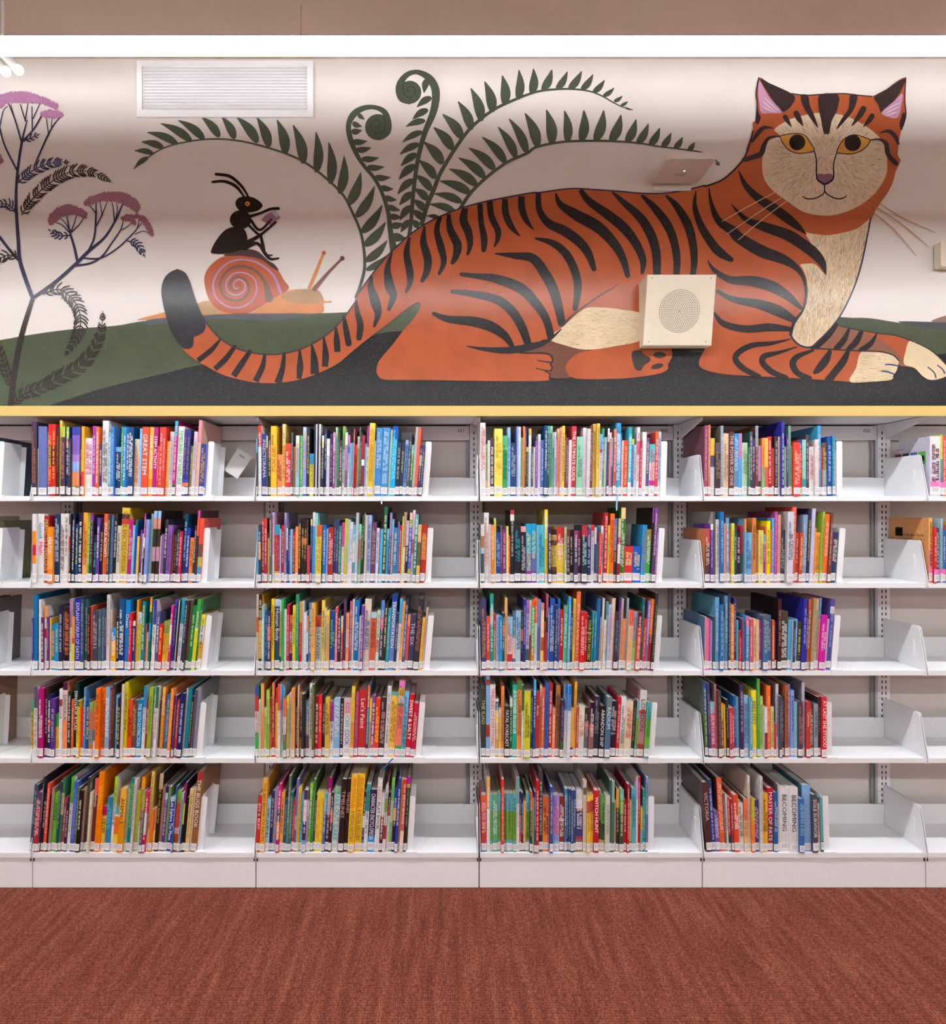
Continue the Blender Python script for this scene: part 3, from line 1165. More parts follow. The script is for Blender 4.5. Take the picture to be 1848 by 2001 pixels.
R 4 1 1330 815 3.3125 .01 .0 .0
150 60 a57+745 d9b ~
172 55 c75 eca ~
188 140 fc5,.3,557,.5,dde - -
219 170 656,.2,433 a87 ~
255 60 9ab+776 cdd ~
273 110 eca 876 ~
309 100 633 dcc THE POWER OF ONE
342 110 29d,.25,69b cdf ~
372 110 c8b,.4,5ae - -
394 170 bdb 586 ~
430 200 476 bcb ~
443 100 468,.3,354 ccc ~
462 140 536 dbd ~
483 60 9ab,.3,743 cba ~
503 190 c9d,.7,156 - -
522 140 f95,.5,7c8 a64 ~
540 140 fc5,.5,d65 - -
564 130 c23 fcc ~
590 205 b44 - -
606 130 433 bbb ~
630 130 edc - -
643 35 33a dde ~
662 195 8b7 ada ~
680 125 536,.4,547 caf ~
695 60 7a9,.3,698 - -
711 190 6b6 - -
720 170 e43 fcb ~
763 150 24a,.2,c54 fcc ~
785 150 9dc,.7,3ab - -
810 120 545 bab ~
832 195 eee c66 ~
862 150 edd - -
886 60 4ad bdf ~
908 200 b44 - -
919 170 754,.3,443,.5,8bc dc8 ~
948 130 25a cdf ~
975 125 39b ace ~
992 220 eca - -
E 1006
R 4 2 1330 985 3.3125 0 .01 .07
155 165 c55,.2,b54,.3,544+d85 ecb ~
190 135 eee,.1,63a cae ~
208 55 665+bbb - -
226 105 ddd 778 ~
248 55 27b 9cf ~
272 130 e97 - -
290 95 7ac def ~
312 170 e54 - -
322 130 dd5 884 ~
342 150 255 bcc ~
358 190 323 ebb ~
385 145 c24,.5,276 - -
402 100 f93,.2,7ac - -
414 190 7be 369 ~
456 95 d84 743 ~
483 200 a75,.8,155 - -
497 175 ed6 997 ~
528 200 6ac,.2,849 ecf ~
544 150 e84 - -
553 115 fe1 774 ~
577 170 e54 - -
586 95 5ad bdf ~
602 55 b5a+947 e8c ~
622 75 d98 - -
643 175 445 bbb ~
673 55 dde+ccc 556 ~
713 25 e65 fcb ~
738 190 c54 fcc ~
758 190 c54 fc6 ~
780 75 8ac cdf ~
810 35 335 dc6 ~
828 35 cce - -
850 160 f95 - -
864 190 fb4 a74 ~
893 55 ac4 674 ~
909 70 f73 fcb ~
938 60 743 dbb ~
954 190 945 - -
968 190 347 eec ~
E 1003
R 4 3 1330 1150 3.3125 .01 .0 .08
150 190 e88+47a - -
164 200 d8b - -
178 205 d4a - -
192 215 9bd - -
205 190 356 - -
219 65 6ad+5ac cdf ~
245 110 37a 9ce ~
268 200 8bd - -
284 55 69b cde ~
305 40 346+257 aac ~
319 110 e93 fdb ~
344 70 437 bad ~
360 215 5bc - -
373 280 d23 fcc ~
388 200 758 - -
402 215 8bd - -
415 185 d7b,.2,4ae eef ~
438 205 d66 fcc ~
455 205 c5a - -
468 205 fd8 875 ~
485 210 eca - -
505 220 d4a fbd ~
522 180 568,.6,47a acd ~
552 180 568,.6,47a acd ~
584 210 d64,.8,335 fcc ~
600 230 534 - -
618 75 422+211 a88 ~
642 155 543 eee ~
690 215 5be - -
714 215 336+ddd aad ~
730 205 6be dff ~
743 220 443 dd6 ~
770 70 33a aae ~
795 170 447 ccc ~
808 80 c64 ecb ~
831 70 b96 - -
850 75 bba 776 ~
867 150 b82 - -
876 70 5ad,.3,e8b - -
887 180 d2a fce ~
926 205 ccd - -
941 80 55a,.1,ddd,.2,55a aad ~
E 968
R 4 4 1330 1320 3.3125 -.03 .0 .0
160 60 36b,.4,475+565 dd8 ~
180 60 447 99a ~
198 180 9cd,.2,d67,.4,b57 fcd ~
228 65 c67+999 - -
242 105 544 987 ~
264 190 fc3,.3,d33 fdb ~
285 200 fd3 - -
297 165 333 bbb ~
312 215 c45 fcc ~
328 215 c45 fcc ~
345 140 26a 8bd ~
362 150 7ac - -
381 65 436+322 bab ~
407 140 9ce 579 ~
440 150 6ac cde ~
459 105 fe3 376 BEES FEET
492 30 6a4+374 9c6 ~
513 145 ce8 796 ~
535 210 eee,.5,934 - -
553 75 f73+e63 fb8 ~
580 210 dd9,.5,bc7 a85 ~
600 315 d33 - -
615 65 ccd+888 447 ~
634 140 555 aaa ~
650 145 347 99c ~
672 70 b64 743 ~
695 70 69d cdf ~
711 105 9ae 447 ~
735 180 8cd - -
754 175 545 c87 ~
786 55 bbc+889 - -
806 175 c44 fcc Chinese
833 185 743 edc ~
861 195 9ab 456 ~
888 150 433 988 ~
906 145 d33 fff AT LAST SHE STOOD
E 938
R 4 5 1330 1490 3.3125 -.07 .0 -.03
165 140 533+544 dba VICTORIA
203 125 347,.2,24a+157 ccd ~
228 330 76a edf ~
256 115 e63+633 fcb ~
290 215 766 bba ~
303 220 ddd 666 ~
314 240 d54,.7,255 fcc ~
331 250 a34,.8,255 ecc ~
347 220 e53 fff ~
380 275 eed 554 ~
411 245 f86,.4,fc8+543 c64 ~
440 100 edc 998 ~
456 240 cc4,.4,f83 - -
477 255 449 fcc ~
507 100 ddd 999 ~
526 210 fb3 753 ~
561 180 c24,.5,933 eee MASTER OF FATE
600 205 26a cde ~
628 155 ccc+766 - -
641 175 eee 334 BECOMING
703 175 eee 334 BECOMING
760 240 37b ade ~
792 160 8be+478 abd ~
848 215 556 eee SOLE SURVIVOR
880 250 d43 - -
891 280 eee 777 ~
906 240 6bb,.8,255 - -
E 925
R 5 1 1728 815 3.375 0 0 0
298 130 eee,.3,dde 733 ~
368 120 cd5,.4,4a9,.7,48b - -
386 130 e55 fcc ~
410 140 fc4 c74 ~
430 150 59c eee ~
455 140 a5b fdf ~
480 160 6b7 efe ~
E 510
R 5 2 1728 815 3.375 0 0 0
290 670 fb6,.5,e88+ea6 333 ~
314 730 d33 fcc ~
333 735 346 ccd ~
356 690 8b9,.5,acd - -
368 675 acd 578 ~
385 750 27b cdf ~
405 720 e76 fdc ~
430 740 59c - -
450 700 fc4 a74 ~
E 480
"""
# ------------------------------------------------------------------ books
COVER = mat('book_cover_laminate', attr=True, rough=.36, spec=.4, noise=(70,.10,3))
PAPER = mat('book_paper', attr=True, rough=.8, spec=.2)
BM = [COVER, PAPER]
CN = [('white',(.93,.93,.93)),('grey',(.6,.6,.6)),('charcoal',(.25,.25,.27)),('black',(.1,.1,.1)),('red',(.82,.2,.2)),('dark red',(.55,.14,.17)),('orange',(.95,.55,.25)),('yellow',(.96,.82,.3)),
      ('tan',(.8,.66,.5)),('brown',(.45,.28,.2)),('lime green',(.66,.78,.3)),('green',(.3,.62,.32)),('dark green',(.2,.36,.26)),('teal',(.15,.6,.62)),('light blue',(.6,.8,.95)),('blue',(.2,.48,.78)),
      ('navy',(.16,.2,.4)),('purple',(.5,.3,.6)),('lilac',(.68,.62,.82)),('pink',(.93,.6,.72)),('magenta',(.78,.15,.48)),('cream',(.93,.88,.76)),('slate blue',(.38,.48,.62)),('plum',(.4,.2,.35))]
def cname(h):
    c = [int(k*2,16)/255 for k in h] if len(h) == 3 else [int(h[i:i+2],16)/255 for i in (0,2,4)]
    return min(CN, key=lambda n: sum((a-b)**2 for a, b in zip(n[1], c)))[0]
def spine_cols(w): return [(0, 0), (.22*w, .55), (.5*w, .8), (.78*w, .55), (w, 0)] if w > .011 else [(0, 0), (.5*w, .5), (w, 0)]
def book_mb(w, h, d, bands, cover, letcol, text, rng, pink=False):
    """returns four MBs: cover, page block, spine label, lettering. Local: x width, y depth (spine at 0), z up"""
    hard = w > .011; bt = .0022 if hard else .0006; bu = min(.0022, w*.1)
    cov = MB(); C = [tuple(.86*k for k in rgb(c)) for _, c in bands]; cc = tuple(.8*k for k in rgb(cover))
    cols = spine_cols(w); zs = [h*(1-f) for f, _ in bands]+[0]
    for i in range(len(bands)):
        za, zb = zs[i], zs[i+1]
        for (xa, ya), (xb, yb) in zip(cols, cols[1:]):
            cov.face([(xa, -ya*bu, zb), (xb, -yb*bu, zb), (xb, -yb*bu, za), (xa, -ya*bu, za)], C[i])
    cov.box((0, 0, 0), (bt, d, h), cc); cov.box((w-bt, 0, 0), (w, d, h), cc)
    cov.box((bt, .0006, 0), (w-bt, .002, h), C[0])
    topc = [(x, -y*bu, h) for x, y in cols]; cov.face(topc+[(w, .002, h), (0, .002, h)], C[0])
    pg = MB(); pc = (.46, .44, .41); g = .003 if hard else .0003
    pg.box((bt+.0001, .0022, g*.5), (w-bt-.0001, d-g, h-g), pc, 1)
    lb = MB(); lz0 = rng.uniform(.0045, .0085); lz1 = min(h*.3, lz0+rng.uniform(.026, .033)); wh = (.86, .86, .87); e = .0006
    mrg = 0 if w < .02 else w*.04
    lc = [(max(mrg, min(w-mrg, x)), y) for x, y in cols]
    for (xa, ya), (xb, yb) in zip(lc, lc[1:]):
        lb.face([(xa, -ya*bu-e, lz0), (xb, -yb*bu-e, lz0), (xb, -yb*bu-e, lz1), (xa, -ya*bu-e, lz1)], wh, 1)
        if pink: lb.face([(xa, -ya*bu-e, lz1), (xb, -yb*bu-e, lz1), (xb, -yb*bu-e, lz1+.022), (xa, -ya*bu-e, lz1+.022)], rgb('f07fc0'), 1)
    ink = rgb('8b8f9c')
    for k in range(3):       # call number lines, too small to read
        z = lz1-.008-.0055*k; x = w*.2
        while x < w*.8:
            L = rng.uniform(.0012, .003)
            lb.face([(x, -bu-.0010, z), (min(x+L, w*.82), -bu-.0010, z), (min(x+L, w*.82), -bu-.0010, z+.0022), (x, -bu-.0010, z+.0022)], ink, 1); x += L+rng.uniform(.0008, .0018)
    le = MB(); z0 = lz1+.010; z1 = h-.014; Lz = z1-z0; yt = -bu-.0009
    if letcol and Lz > .04:
        lcs = [rgb(c) for c in letcol.split('/')]
        if text == '~':
            n = 1 if w < .017 else 2
            top = z1-rng.uniform(0, .15)*Lz; end = z0+rng.uniform(0, .3)*Lz
            for ln in range(n):
                lw = w*(.46 if n == 1 else .3); xc = w*.5 if n == 1 else w*(.33+.36*ln)
                z = top-(0 if ln == 0 else rng.uniform(0, .3)*Lz)
                ch = lw*rng.uniform(.42, .62); gap = ch*.28; cnt = rng.randint(3, 9)
                while z > end:
                    k = rng.random(); st = ch*.26; a, b2 = xc-lw/2, xc+lw/2     # one letter: strokes across the line
                    def q(xa, xb, za, zb): le.face([(xa, yt, zb), (xb, yt, zb), (xb, yt, za), (xa, yt, za)], lcs[0], 1)
                    q(a, b2, z, z-st)
                    if k < .45: q(a, b2, z-ch+st, z-ch)
                    if k > .3: q(b2-lw*.24, b2, z-st, z-ch)
                    if k < .7: q(a, a+lw*.24, z-st, z-ch)
                    if .35 < k < .8: q(a+lw*.4, a+lw*.6, z-st, z-ch)
                    z -= ch+gap; cnt -= 1
                    if cnt <= 0: z -= ch*rng.uniform(.7, 2); cnt = rng.randint(2, 9)
        else:
            segs = text.split('/'); ms = [text_mb(s, lcs[min(i, len(lcs)-1)], 1, 1) for i, s in enumerate(segs)]
            tot = sum(m[1] for m in ms)+.5*(len(ms)-1)
            size = min(w*.88, .024); sx = min(1.25, Lz/(tot*size)); zz = z1-(Lz-tot*size*sx)*.25
            for m, wd in ms:
                for vx, vy, vz in m.v: pass
                n0 = len(le.v)
                le.v += [(w*.5-.34*size+vz*size, yt, zz-vx*size*sx) for vx, vy, vz in m.v]
                le.f += [tuple(n0+k for k in f) for f in m.f]; le.c += m.c; le.m += m.m
                zz -= (wd+.5)*size*sx
    return cov, pg, lb, le

rows = []; cur = None
for ln in BOOKS.strip().splitlines():
    tk = ln.split()
    if tk[0] == 'R':
        cur = dict(b=int(tk[1]), r=int(tk[2])-1, ox=float(tk[3]), oy=float(tk[4]), s=float(tk[5]), lean=[float(v) for v in tk[6:9]], items=[]); rows.append(cur)
    elif tk[0] == 'O':
        cur['ox'] = float(tk[1]); cur['s'] = float(tk[2]) if len(tk) > 2 else cur['s']
    elif tk[0] == 'E': cur['end'] = cur['ox']+float(tk[1])/cur['s']
    else:
        px = cur['ox']+float(tk[0])/cur['s']; py = cur['oy']+float(tk[1])/cur['s']
        cs = tk[2].split('+'); c = cs[0].split(','); bands = [(0.0, c[0])]+[(float(c[i]), c[i+1]) for i in range(1, len(c), 2)]
        cur['items'].append([px, py, bands, cs[1] if len(cs) > 1 else None, None if tk[3] == '-' else tk[3], ' '.join(tk[4:])])
BASE = [970.5, 1140.5, 1311.5, 1482.5, 1668]
YS = YF+.008
allb = []
for R in rows:
    its = R['items']; n = len(its); p0, p1 = its[0][0], R['end']; l0, l1, l2 = R['lean']
    for i, it in enumerate(its):
        nx = its[i+1][0] if i+1 < n else R['end']
        wpx = nx-it[0]; hpx = BASE[R['r']]-it[1]
        f = (it[0]-p0)/max(1, p1-p0); lean = l0+(l1-l0)*min(1, f*2) if f < .5 else l1+(l2-l1)*(f-.5)*2
        allb.append(dict(R=R, i=i, n=n, it=it, wpx=wpx, hpx=hpx, lean=math.atan(lean), area=9e9 if (R['b'] == 5 and i == 0) else wpx*hpx if 0 < it[0]+wpx/2 < 1848 else 0))
    bookend(R['end'], R['b'], R['r'], math.atan(l2)) if R['b'] < 5 else None
order = sorted(allb, key=lambda q: -q['area'])
single = set(id(q) for q in order[:300])
ORD = ['first','second','third','fourth','fifth','sixth','seventh','eighth','ninth','tenth','eleventh','twelfth','thirteenth','fourteenth','fifteenth','sixteenth','seventeenth','eighteenth','nineteenth']
TEN = {20:'twentieth',30:'thirtieth',40:'fortieth',50:'fiftieth',60:'sixtieth'}; TENS = {2:'twenty',3:'thirty',4:'forty',5:'fifty',6:'sixty'}
def ordw(k):
    if k < 20: return ORD[k-1]
    return TEN[k] if k % 10 == 0 else TENS[k//10]+'-'+ORD[k % 10-1]
rest = MB(); placed = {}
for q in allb:
    R = q['R']; px, py, bands, cover, letcol, text = q['it']; rng = random.Random(R['b']*1000+R['r']*100+q['i'])
    w = max(.0028, q['wpx']*YS/F-.0005); h = q['hpx']*YS/F/math.cos(q['lean'])
    d = min(.235, max(.13, h*(.74 if h > .24 else .70)))+rng.uniform(-.006, .004)
    if cover: d = .235
    if cover is None: cover = max(((bands[i+1][0] if i+1 < len(bands) else 1)-f, c) for i, (f, c) in enumerate(bands))[1]
    y = YS+(rng.uniform(-.004, .005) if rng.random() < .85 else rng.uniform(-.013, -.005))
    if abs(q['lean']) > .03: z_lift = max(0, -math.sin(q['lean'])*0)
    loc = Vector((X_(px, YS), y, SHZ[R['r']]+.0007+(abs(math.sin(q['lean']))*w if q['lean'] > 0 else 0)))
    parts = book_mb(w, h, d, bands, cover, letcol, text, rng, pink=R['b'] == 5)
    q['loc'] = loc; q['w'] = w; q['d'] = d; q['h'] = h
    if id(q) in single:
        o = parts[0].build('book', BM); o.location = loc; o.rotation_euler.y = q['lean']; q['o'] = o
        parts[1].build('page_block', BM, o); parts[2].build('spine_label', BM, o)
        if parts[3].f: parts[3].build('spine_lettering', BM, o)
        sz = ('thick' if q['wpx'] > 11 else 'slim' if q['wpx'] < 6.5 else 'tall' if h > .27 else 'small' if h < .2 else 'medium')
        main = max(((bands[i+1][0] if i+1 < len(bands) else 1)-f, c) for i, (f, c) in enumerate(bands))[1]
        c2 = [cname(c) for _, c in bands if cname(c) != cname(main)]
        desc = cname(main)+((' and '+c2[0]) if c2 else '')
        tag(o, '%s %s book, %s from left, %s shelf, %s' % (sz, desc, ordw(q['i']+1), ORDN[R['r']], BAY[R['b']]), 'book', 'library books standing on the shelves')
    else:
        M = Matrix.Translation(loc) @ Matrix.Rotation(q['lean'], 4, 'Y')
        for p in parts: rest.add(p, M)
o = rest.build('book_filler', BM)
tag(o, 'the many slimmer books squeezed in between the others on every shelf', 'books', kind='stuff')

# ribbon markers hanging from three books, a leaning card
def nearest(b, r, px):
    return min((q for q in allb if 'o' in q and q['R']['b'] == b and q['R']['r'] == r), key=lambda q: abs(q['it'][0]+q['wpx']/2-px))
for b, r, px, pts, col in ((2, 0, 746, ((0,0),(0,-.018),(.001,-.034)), 'bfe0f2'), (3, 0, 1205, ((0,0),(.001,-.02),(-.001,-.042),(0,-.06)), '8fc3e6'), (2, 3, 768, ((0,0),(-.02,-.024),(-.044,-.052)), '1f6fa8')):
    q = nearest(b, r, px); m = MB(); x = X_(px, YF)-q['loc'].x
    for (xa, za), (xb, zb) in zip(pts, pts[1:]):
        m.box((0,0,0), (0,0,0)) if False else None
        for y0, y1 in ((YF-.004-q['loc'].y, YF-.0035-q['loc'].y),):
            m.face([(x+xa-.003, y0, za), (x+xa+.003, y0, za), (x+xb+.003, y0, zb), (x+xb-.003, y0, zb)], rgb(col)); m.face([(x+xa-.003, y1, za), (x+xb-.003, y1, zb), (x+xb+.003, y1, zb), (x+xa+.003, y1, za)], rgb(col))
    m.build('ribbon_marker', PAPER, q['o'])
m = MB(); cw, chh = .072, .115
m.box((0, 0, 0), (cw, .0006, chh), (.78,.78,.78), 1)
for k, xx in enumerate((.022, .027, .0315, .038, .043)): m.face([(xx, -.0004, chh-.026), (xx+.003, -.0004, chh-.026), (xx+.003, -.0004, chh-.019), (xx, -.0004, chh-.019)], rgb('555'), 1)
c = m.build('shelf_sign_card', BM); yc = YF+.17; c.location = (X_(437, yc), yc, Z_(905, yc)); c.rotation_euler = (0, math.radians(33), 0)
c.location.z = Z_(918, yc)
tag(c, 'white printed sign card tilted behind the bookend on the top shelf', 'sign card')
# pictures on the two covers that face the viewer in the right-hand bay
q5 = [q for q in allb if q['R']['b'] == 5 and q['i'] == 0]
for q in q5:
    o = q.get('o'); m = MB(); d, h = q['d'], q['h']; e = -.0006
    def sq(y0, y1, z0, z1, col): m.face([(e, y1, z0), (e, y0, z0), (e, y0, z1), (e, y1, z1)], rgb(col), 1)
    if q['R']['r'] == 0:
        for k, col in enumerate(('5fae4f', '4c5a9a', '4b4648', '8a3d38')): sq(.022+.047*k, .062+.047*k, h*.54, h*.76, col); sq(.031+.047*k, .053+.047*k, h*.60, h*.69, ('9ed18a','9aa4d6','8c7f84','c98a80')[k])
        sq(.15, .20, h*.83, h*.845, '999'); 
    else:
        sq(.15, .195, h*.70, h*.84, '1d1a1a')
        for k in range(3): sq(.156, .188, h*(.72+.035*k), h*(.735+.035*k), 'eda35f')
        tm, wd = text_mb('Kids Are Ready', rgb('4a3226'), .019, 1); n0 = len(m.v); m.v += [(e, .142-vx*.115/wd, h*.705+vz) for vx, vy, vz in tm.v]; m.f += [tuple(n0+k for k in f) for f in tm.f]; m.c += tm.c; m.m += tm.m
        sq(.02, .15, h*.66, h*.664, '6a4a36')
        for k in range(4): sq(.05+.035*k, .062+.035*k, h*.57, h*.60, '4a3226')
    ob = m.build('cover_print', BM, o)
    if not o: ob.location = q['loc']; tag(ob, 'printed cover picture', 'print')
# ------------------------------------------------------------------ mural painted flat on the back wall
def mural_mat():
    m = bpy.data.materials.new('mural_paint_grain'); m.use_nodes = True; nt = m.node_tree; N = nt.nodes; L = nt.links
    b = N['Principled BSDF']; b.inputs['Roughness'].default_value = .21; b.inputs['Specular IOR Level'].default_value = .18
    a = N.new('ShaderNodeAttribute'); a.attribute_name = 'Col'
    tc = N.new('ShaderNodeTexCoord')
    n = N.new('ShaderNodeTexNoise'); n.inputs['Scale'].default_value = 330; n.inputs['Detail'].default_value = 2; L.new(tc.outputs['Object'], n.inputs['Vector'])
    n2 = N.new('ShaderNodeTexNoise'); n2.inputs['Scale'].default_value = 9; n2.inputs['Detail'].default_value = 3; L.new(tc.outputs['Object'], n2.inputs['Vector'])
    r = N.new('ShaderNodeMapRange'); r.inputs[1].default_value = .60; r.inputs[2].default_value = .74; r.inputs[3].default_value = 0; r.inputs[4].default_value = .24; L.new(n.outputs[0], r.inputs[0])
    r2 = N.new('ShaderNodeMapRange'); r2.inputs[1].default_value = .3; r2.inputs[2].default_value = .7; r2.inputs[3].default_value = .79; r2.inputs[4].default_value = .95; L.new(n2.outputs[0], r2.inputs[0])
    sc = N.new('ShaderNodeVectorMath'); sc.operation = 'SCALE'; L.new(a.outputs['Color'], sc.inputs[0]); L.new(r2.outputs[0], sc.inputs['Scale'])
    mx = N.new('ShaderNodeMix'); mx.data_type = 'RGBA'; L.new(r.outputs[0], mx.inputs[0]); L.new(sc.outputs[0], mx.inputs[6]); mx.inputs[7].default_value = (*rgb('a89a80'), 1)
    L.new(mx.outputs[2], b.inputs['Base Color'])
    tx = N.new('ShaderNodeBump'); tx.inputs['Strength'].default_value = .05; tx.inputs['Distance'].default_value = .002
    n3 = N.new('ShaderNodeTexNoise'); n3.inputs['Scale'].default_value = 220; L.new(tc.outputs['Object'], n3.inputs['Vector']); L.new(n3.outputs[0], tx.inputs['Height']); L.new(tx.outputs[0], b.inputs['Normal'])
    return m
MUR = mural_mat()
ZM = {1: (0,0,2.981), 2: (0,380,4.4), 3: (240,180,4.017), 4: (300,320,4.4), 5: (640,110,4.62), 6: (860,110,3.3), 7: (1380,120,3.949), 8: (1380,420,3.949), 9: (660,340,4.2), 10: (980,340,3.85), 0: (0,0,1)}
def pts(spec):
    """'9: x,y x,y; 10: x,y,w ...' -> list of (X, Z, width) on the wall"""
    out = []
    for seg in spec.split(';'):
        k, body = seg.split(':'); ox, oy, s = ZM[int(k)]
        for p in body.split():
            v = [float(q) for q in p.split(',')]
            out.append((X_(ox+v[0]/s, YM), Z_(oy+v[1]/s, YM), (v[2]/s*YM/F if len(v) > 2 else 0)))
    return out
def cr(P, closed=False, n=6):
    """Catmull-Rom through the points (any number of components)"""
    m = len(P); out = []
    if m < 3 and not closed: return list(P)
    for i in range(m if closed else m-1):
        p0 = P[(i-1) % m] if closed or i > 0 else P[0]; p1 = P[i]; p2 = P[(i+1) % m]; p3 = P[(i+2) % m] if closed or i+2 < m else P[-1]
        for k in range(n):
            t = k/n; t2 = t*t; t3 = t2*t
            out.append(tuple(.5*(2*b+(c-a)*t+(2*a-5*b+4*c-d)*t2+(3*b-a-3*c+d)*t3) for a, b, c, d in zip(p0, p1, p2, p3)))
    if not closed: out.append(tuple(P[-1]))
    return out
LAY = 3e-4; _lc = [0]
def lay_y(layer):
    _lc[0] = (_lc[0]+1) % 45       # neighbouring paint marks never share one plane
    return YM-.0006-LAY*(layer+_lc[0]*.021)
def fill(mb, P, col, layer, smooth=True, n=4):
    P = [(p[0], p[1]) for p in P]
    if smooth: P = cr(P, True, n)
    V = [Vector((p[0], p[1], 0)) for p in P]; y = lay_y(layer); n0 = len(mb.v)
    mb.v += [(p[0], y, p[1]) for p in P]
    for t in tessellate_polygon([V]):
        a, b, c = (P[k] for k in t)
        ar = (b[0]-a[0])*(c[1]-a[1])-(c[0]-a[0])*(b[1]-a[1])
        t = t if ar > 0 else (t[0], t[2], t[1])
        mb.f.append(tuple(n0+k for k in t)); mb.c.append(rgb(col)); mb.m.append(0)
def stroke(mb, P, col, layer, n=6, cap=True, w=None):
    if w is not None: P = [(p[0], p[1], w/431.0) for p in P]
    Q = cr(P, False, n); y = lay_y(layer); L = []; R = []
    for i, p in enumerate(Q):
        a = Q[max(0, i-1)]; b = Q[min(len(Q)-1, i+1)]; dx, dz = b[0]-a[0], b[1]-a[1]; l = math.hypot(dx, dz) or 1; nx, nz = -dz/l, dx/l; h = max(p[2], .0004)/2
        L.append((p[0]+nx*h, y, p[1]+nz*h)); R.append((p[0]-nx*h, y, p[1]-nz*h))
    c = rgb(col)
    for i in range(len(Q)-1): mb.face([R[i], R[i+1], L[i+1], L[i]], c)
    if cap:
        for i, j in (((-1, -2),) if cap == 'end' else ((0, 1), (-1, -2))):
            r = Q[i][2]/2
            if r > .001:
                t = math.atan2(Q[i][1]-Q[j][1], Q[i][0]-Q[j][0])
                mb.face([(Q[i][0]+r*math.cos(t-PI/2+a*PI/6), y, Q[i][1]+r*math.sin(t-PI/2+a*PI/6)) for a in range(7)], c)
def disc(mb, x, z, r, col, layer, seg=20, rz=None, rot=0):
    rz = rz or r; y = lay_y(layer); ca, sa = math.cos(rot), math.sin(rot)
    P = [(r*math.cos(2*PI*i/seg), rz*math.sin(2*PI*i/seg)) for i in range(seg)]
    mb.face([(x+a*ca-b*sa, y, z+a*sa+b*ca) for a, b in P], rgb(col))
def leaf(mb, base, tip, w, col, layer, bend=.12):
    (bx, bz), (tx, tz) = base, tip; dx, dz = tx-bx, tz-bz; l = math.hypot(dx, dz); nx, nz = -dz/l, dx/l
    prof = [(0, .3), (.12, .75), (.35, 1), (.6, .8), (.82, .42), (1, 0)]
    L = []; R = []
    for t, k in prof:
        o = bend*l*math.sin(PI*t)*.6; cx, cz = bx+dx*t+nx*o, bz+dz*t+nz*o; h = w/2*k
        L.append((cx+nx*h, cz+nz*h)); R.append((cx-nx*h, cz-nz*h))
    Q = cr(L+R[-2::-1], False, 3); fill(mb, Q, col, layer, False)
def inside(P, x, z):
    r = False; j = len(P)-1
    for i in range(len(P)):
        if (P[i][1] > z) != (P[j][1] > z) and x < (P[j][0]-P[i][0])*(z-P[i][1])/(P[j][1]-P[i][1])+P[i][0]: r = not r
        j = i
    return r
def hairs(mb, P, n, dirf, L, cols, layer, wd=.0011, seed=1, clip=True):
    rg = random.Random(seed); Q = [(p[0], p[1]) for p in cr([(p[0], p[1]) for p in P], True, 4)]
    x0, x1 = min(p[0] for p in Q), max(p[0] for p in Q); z0, z1 = min(p[1] for p in Q), max(p[1] for p in Q); k = 0; tries = 0
    while k < n and tries < n*8:
        tries += 1
        x, z = rg.uniform(x0, x1), rg.uniform(z0, z1)
        if not inside(Q, x, z): continue
        a = dirf(x, z)+rg.gauss(0, .16); l = L*rg.uniform(.5, 1.2); ex, ez = x+l*math.cos(a), z+l*math.sin(a)
        if clip and not inside(Q, ex, ez): continue
        nx, nz = -math.sin(a)*wd/2, math.cos(a)*wd/2; y = lay_y(layer)
        mb.face([(x-nx, y, z-nz), (ex, y, ez), (x+nx, y, z+nz)], rgb(rg.choice(cols))); k += 1

mural = empty('wall_mural', (0, 0, 0))
tag(mural, 'painted wall mural of a striped orange cat, snail, ant and ferns', 'mural')
def part(name, mb, parent=None): return mb.build(name, MUR, parent or mural)
INK, ORANGE, CREAM, FERN = '262021', 'ab5532', 'ddc6a2', '4a5345'
# --- ground
m = MB(); fill(m, pts('0: -300,690 -120,680 0,664 45,656 114,646 173,640 227,636 273,628 323,623 400,613 490,611 585,612 672,610 760,600 830,585 1000,580 1500,600 1641,619 1696,621 1755,630 1848,641 2100,660 2100,830 -300,830'), '48513c', 0, n=3); part('green_hill', m)
m = MB(); fill(m, pts('4: -60,1345 100,1325 440,1290 900,1280 1250,1285 1430,1290 1200,1330 1000,1347 600,1330 450,1340 120,1370 -60,1385'), '50545c', 1); part('hill_shadow', m)
m = MB(); fill(m, pts('8: 1480,820 1848,828 2100,835 2100,930 1848,890 1650,862'), '41454a', 1); part('hill_shadow', m)
m = MB(); fill(m, pts('8: 1730,820 1848,775 2000,760 2000,830 1848,828'), '8a6a58', 1); part('far_rock', m)
m = MB(); fill(m, pts('0: -300,840 60,805 100,791 182,764 250,746 318,730 391,713 560,690 740,652 784,647 1000,640 1380,690 1740,705 1848,690 2100,700 2100,840'), '201f22', 2, n=3); part('dark_ground', m)
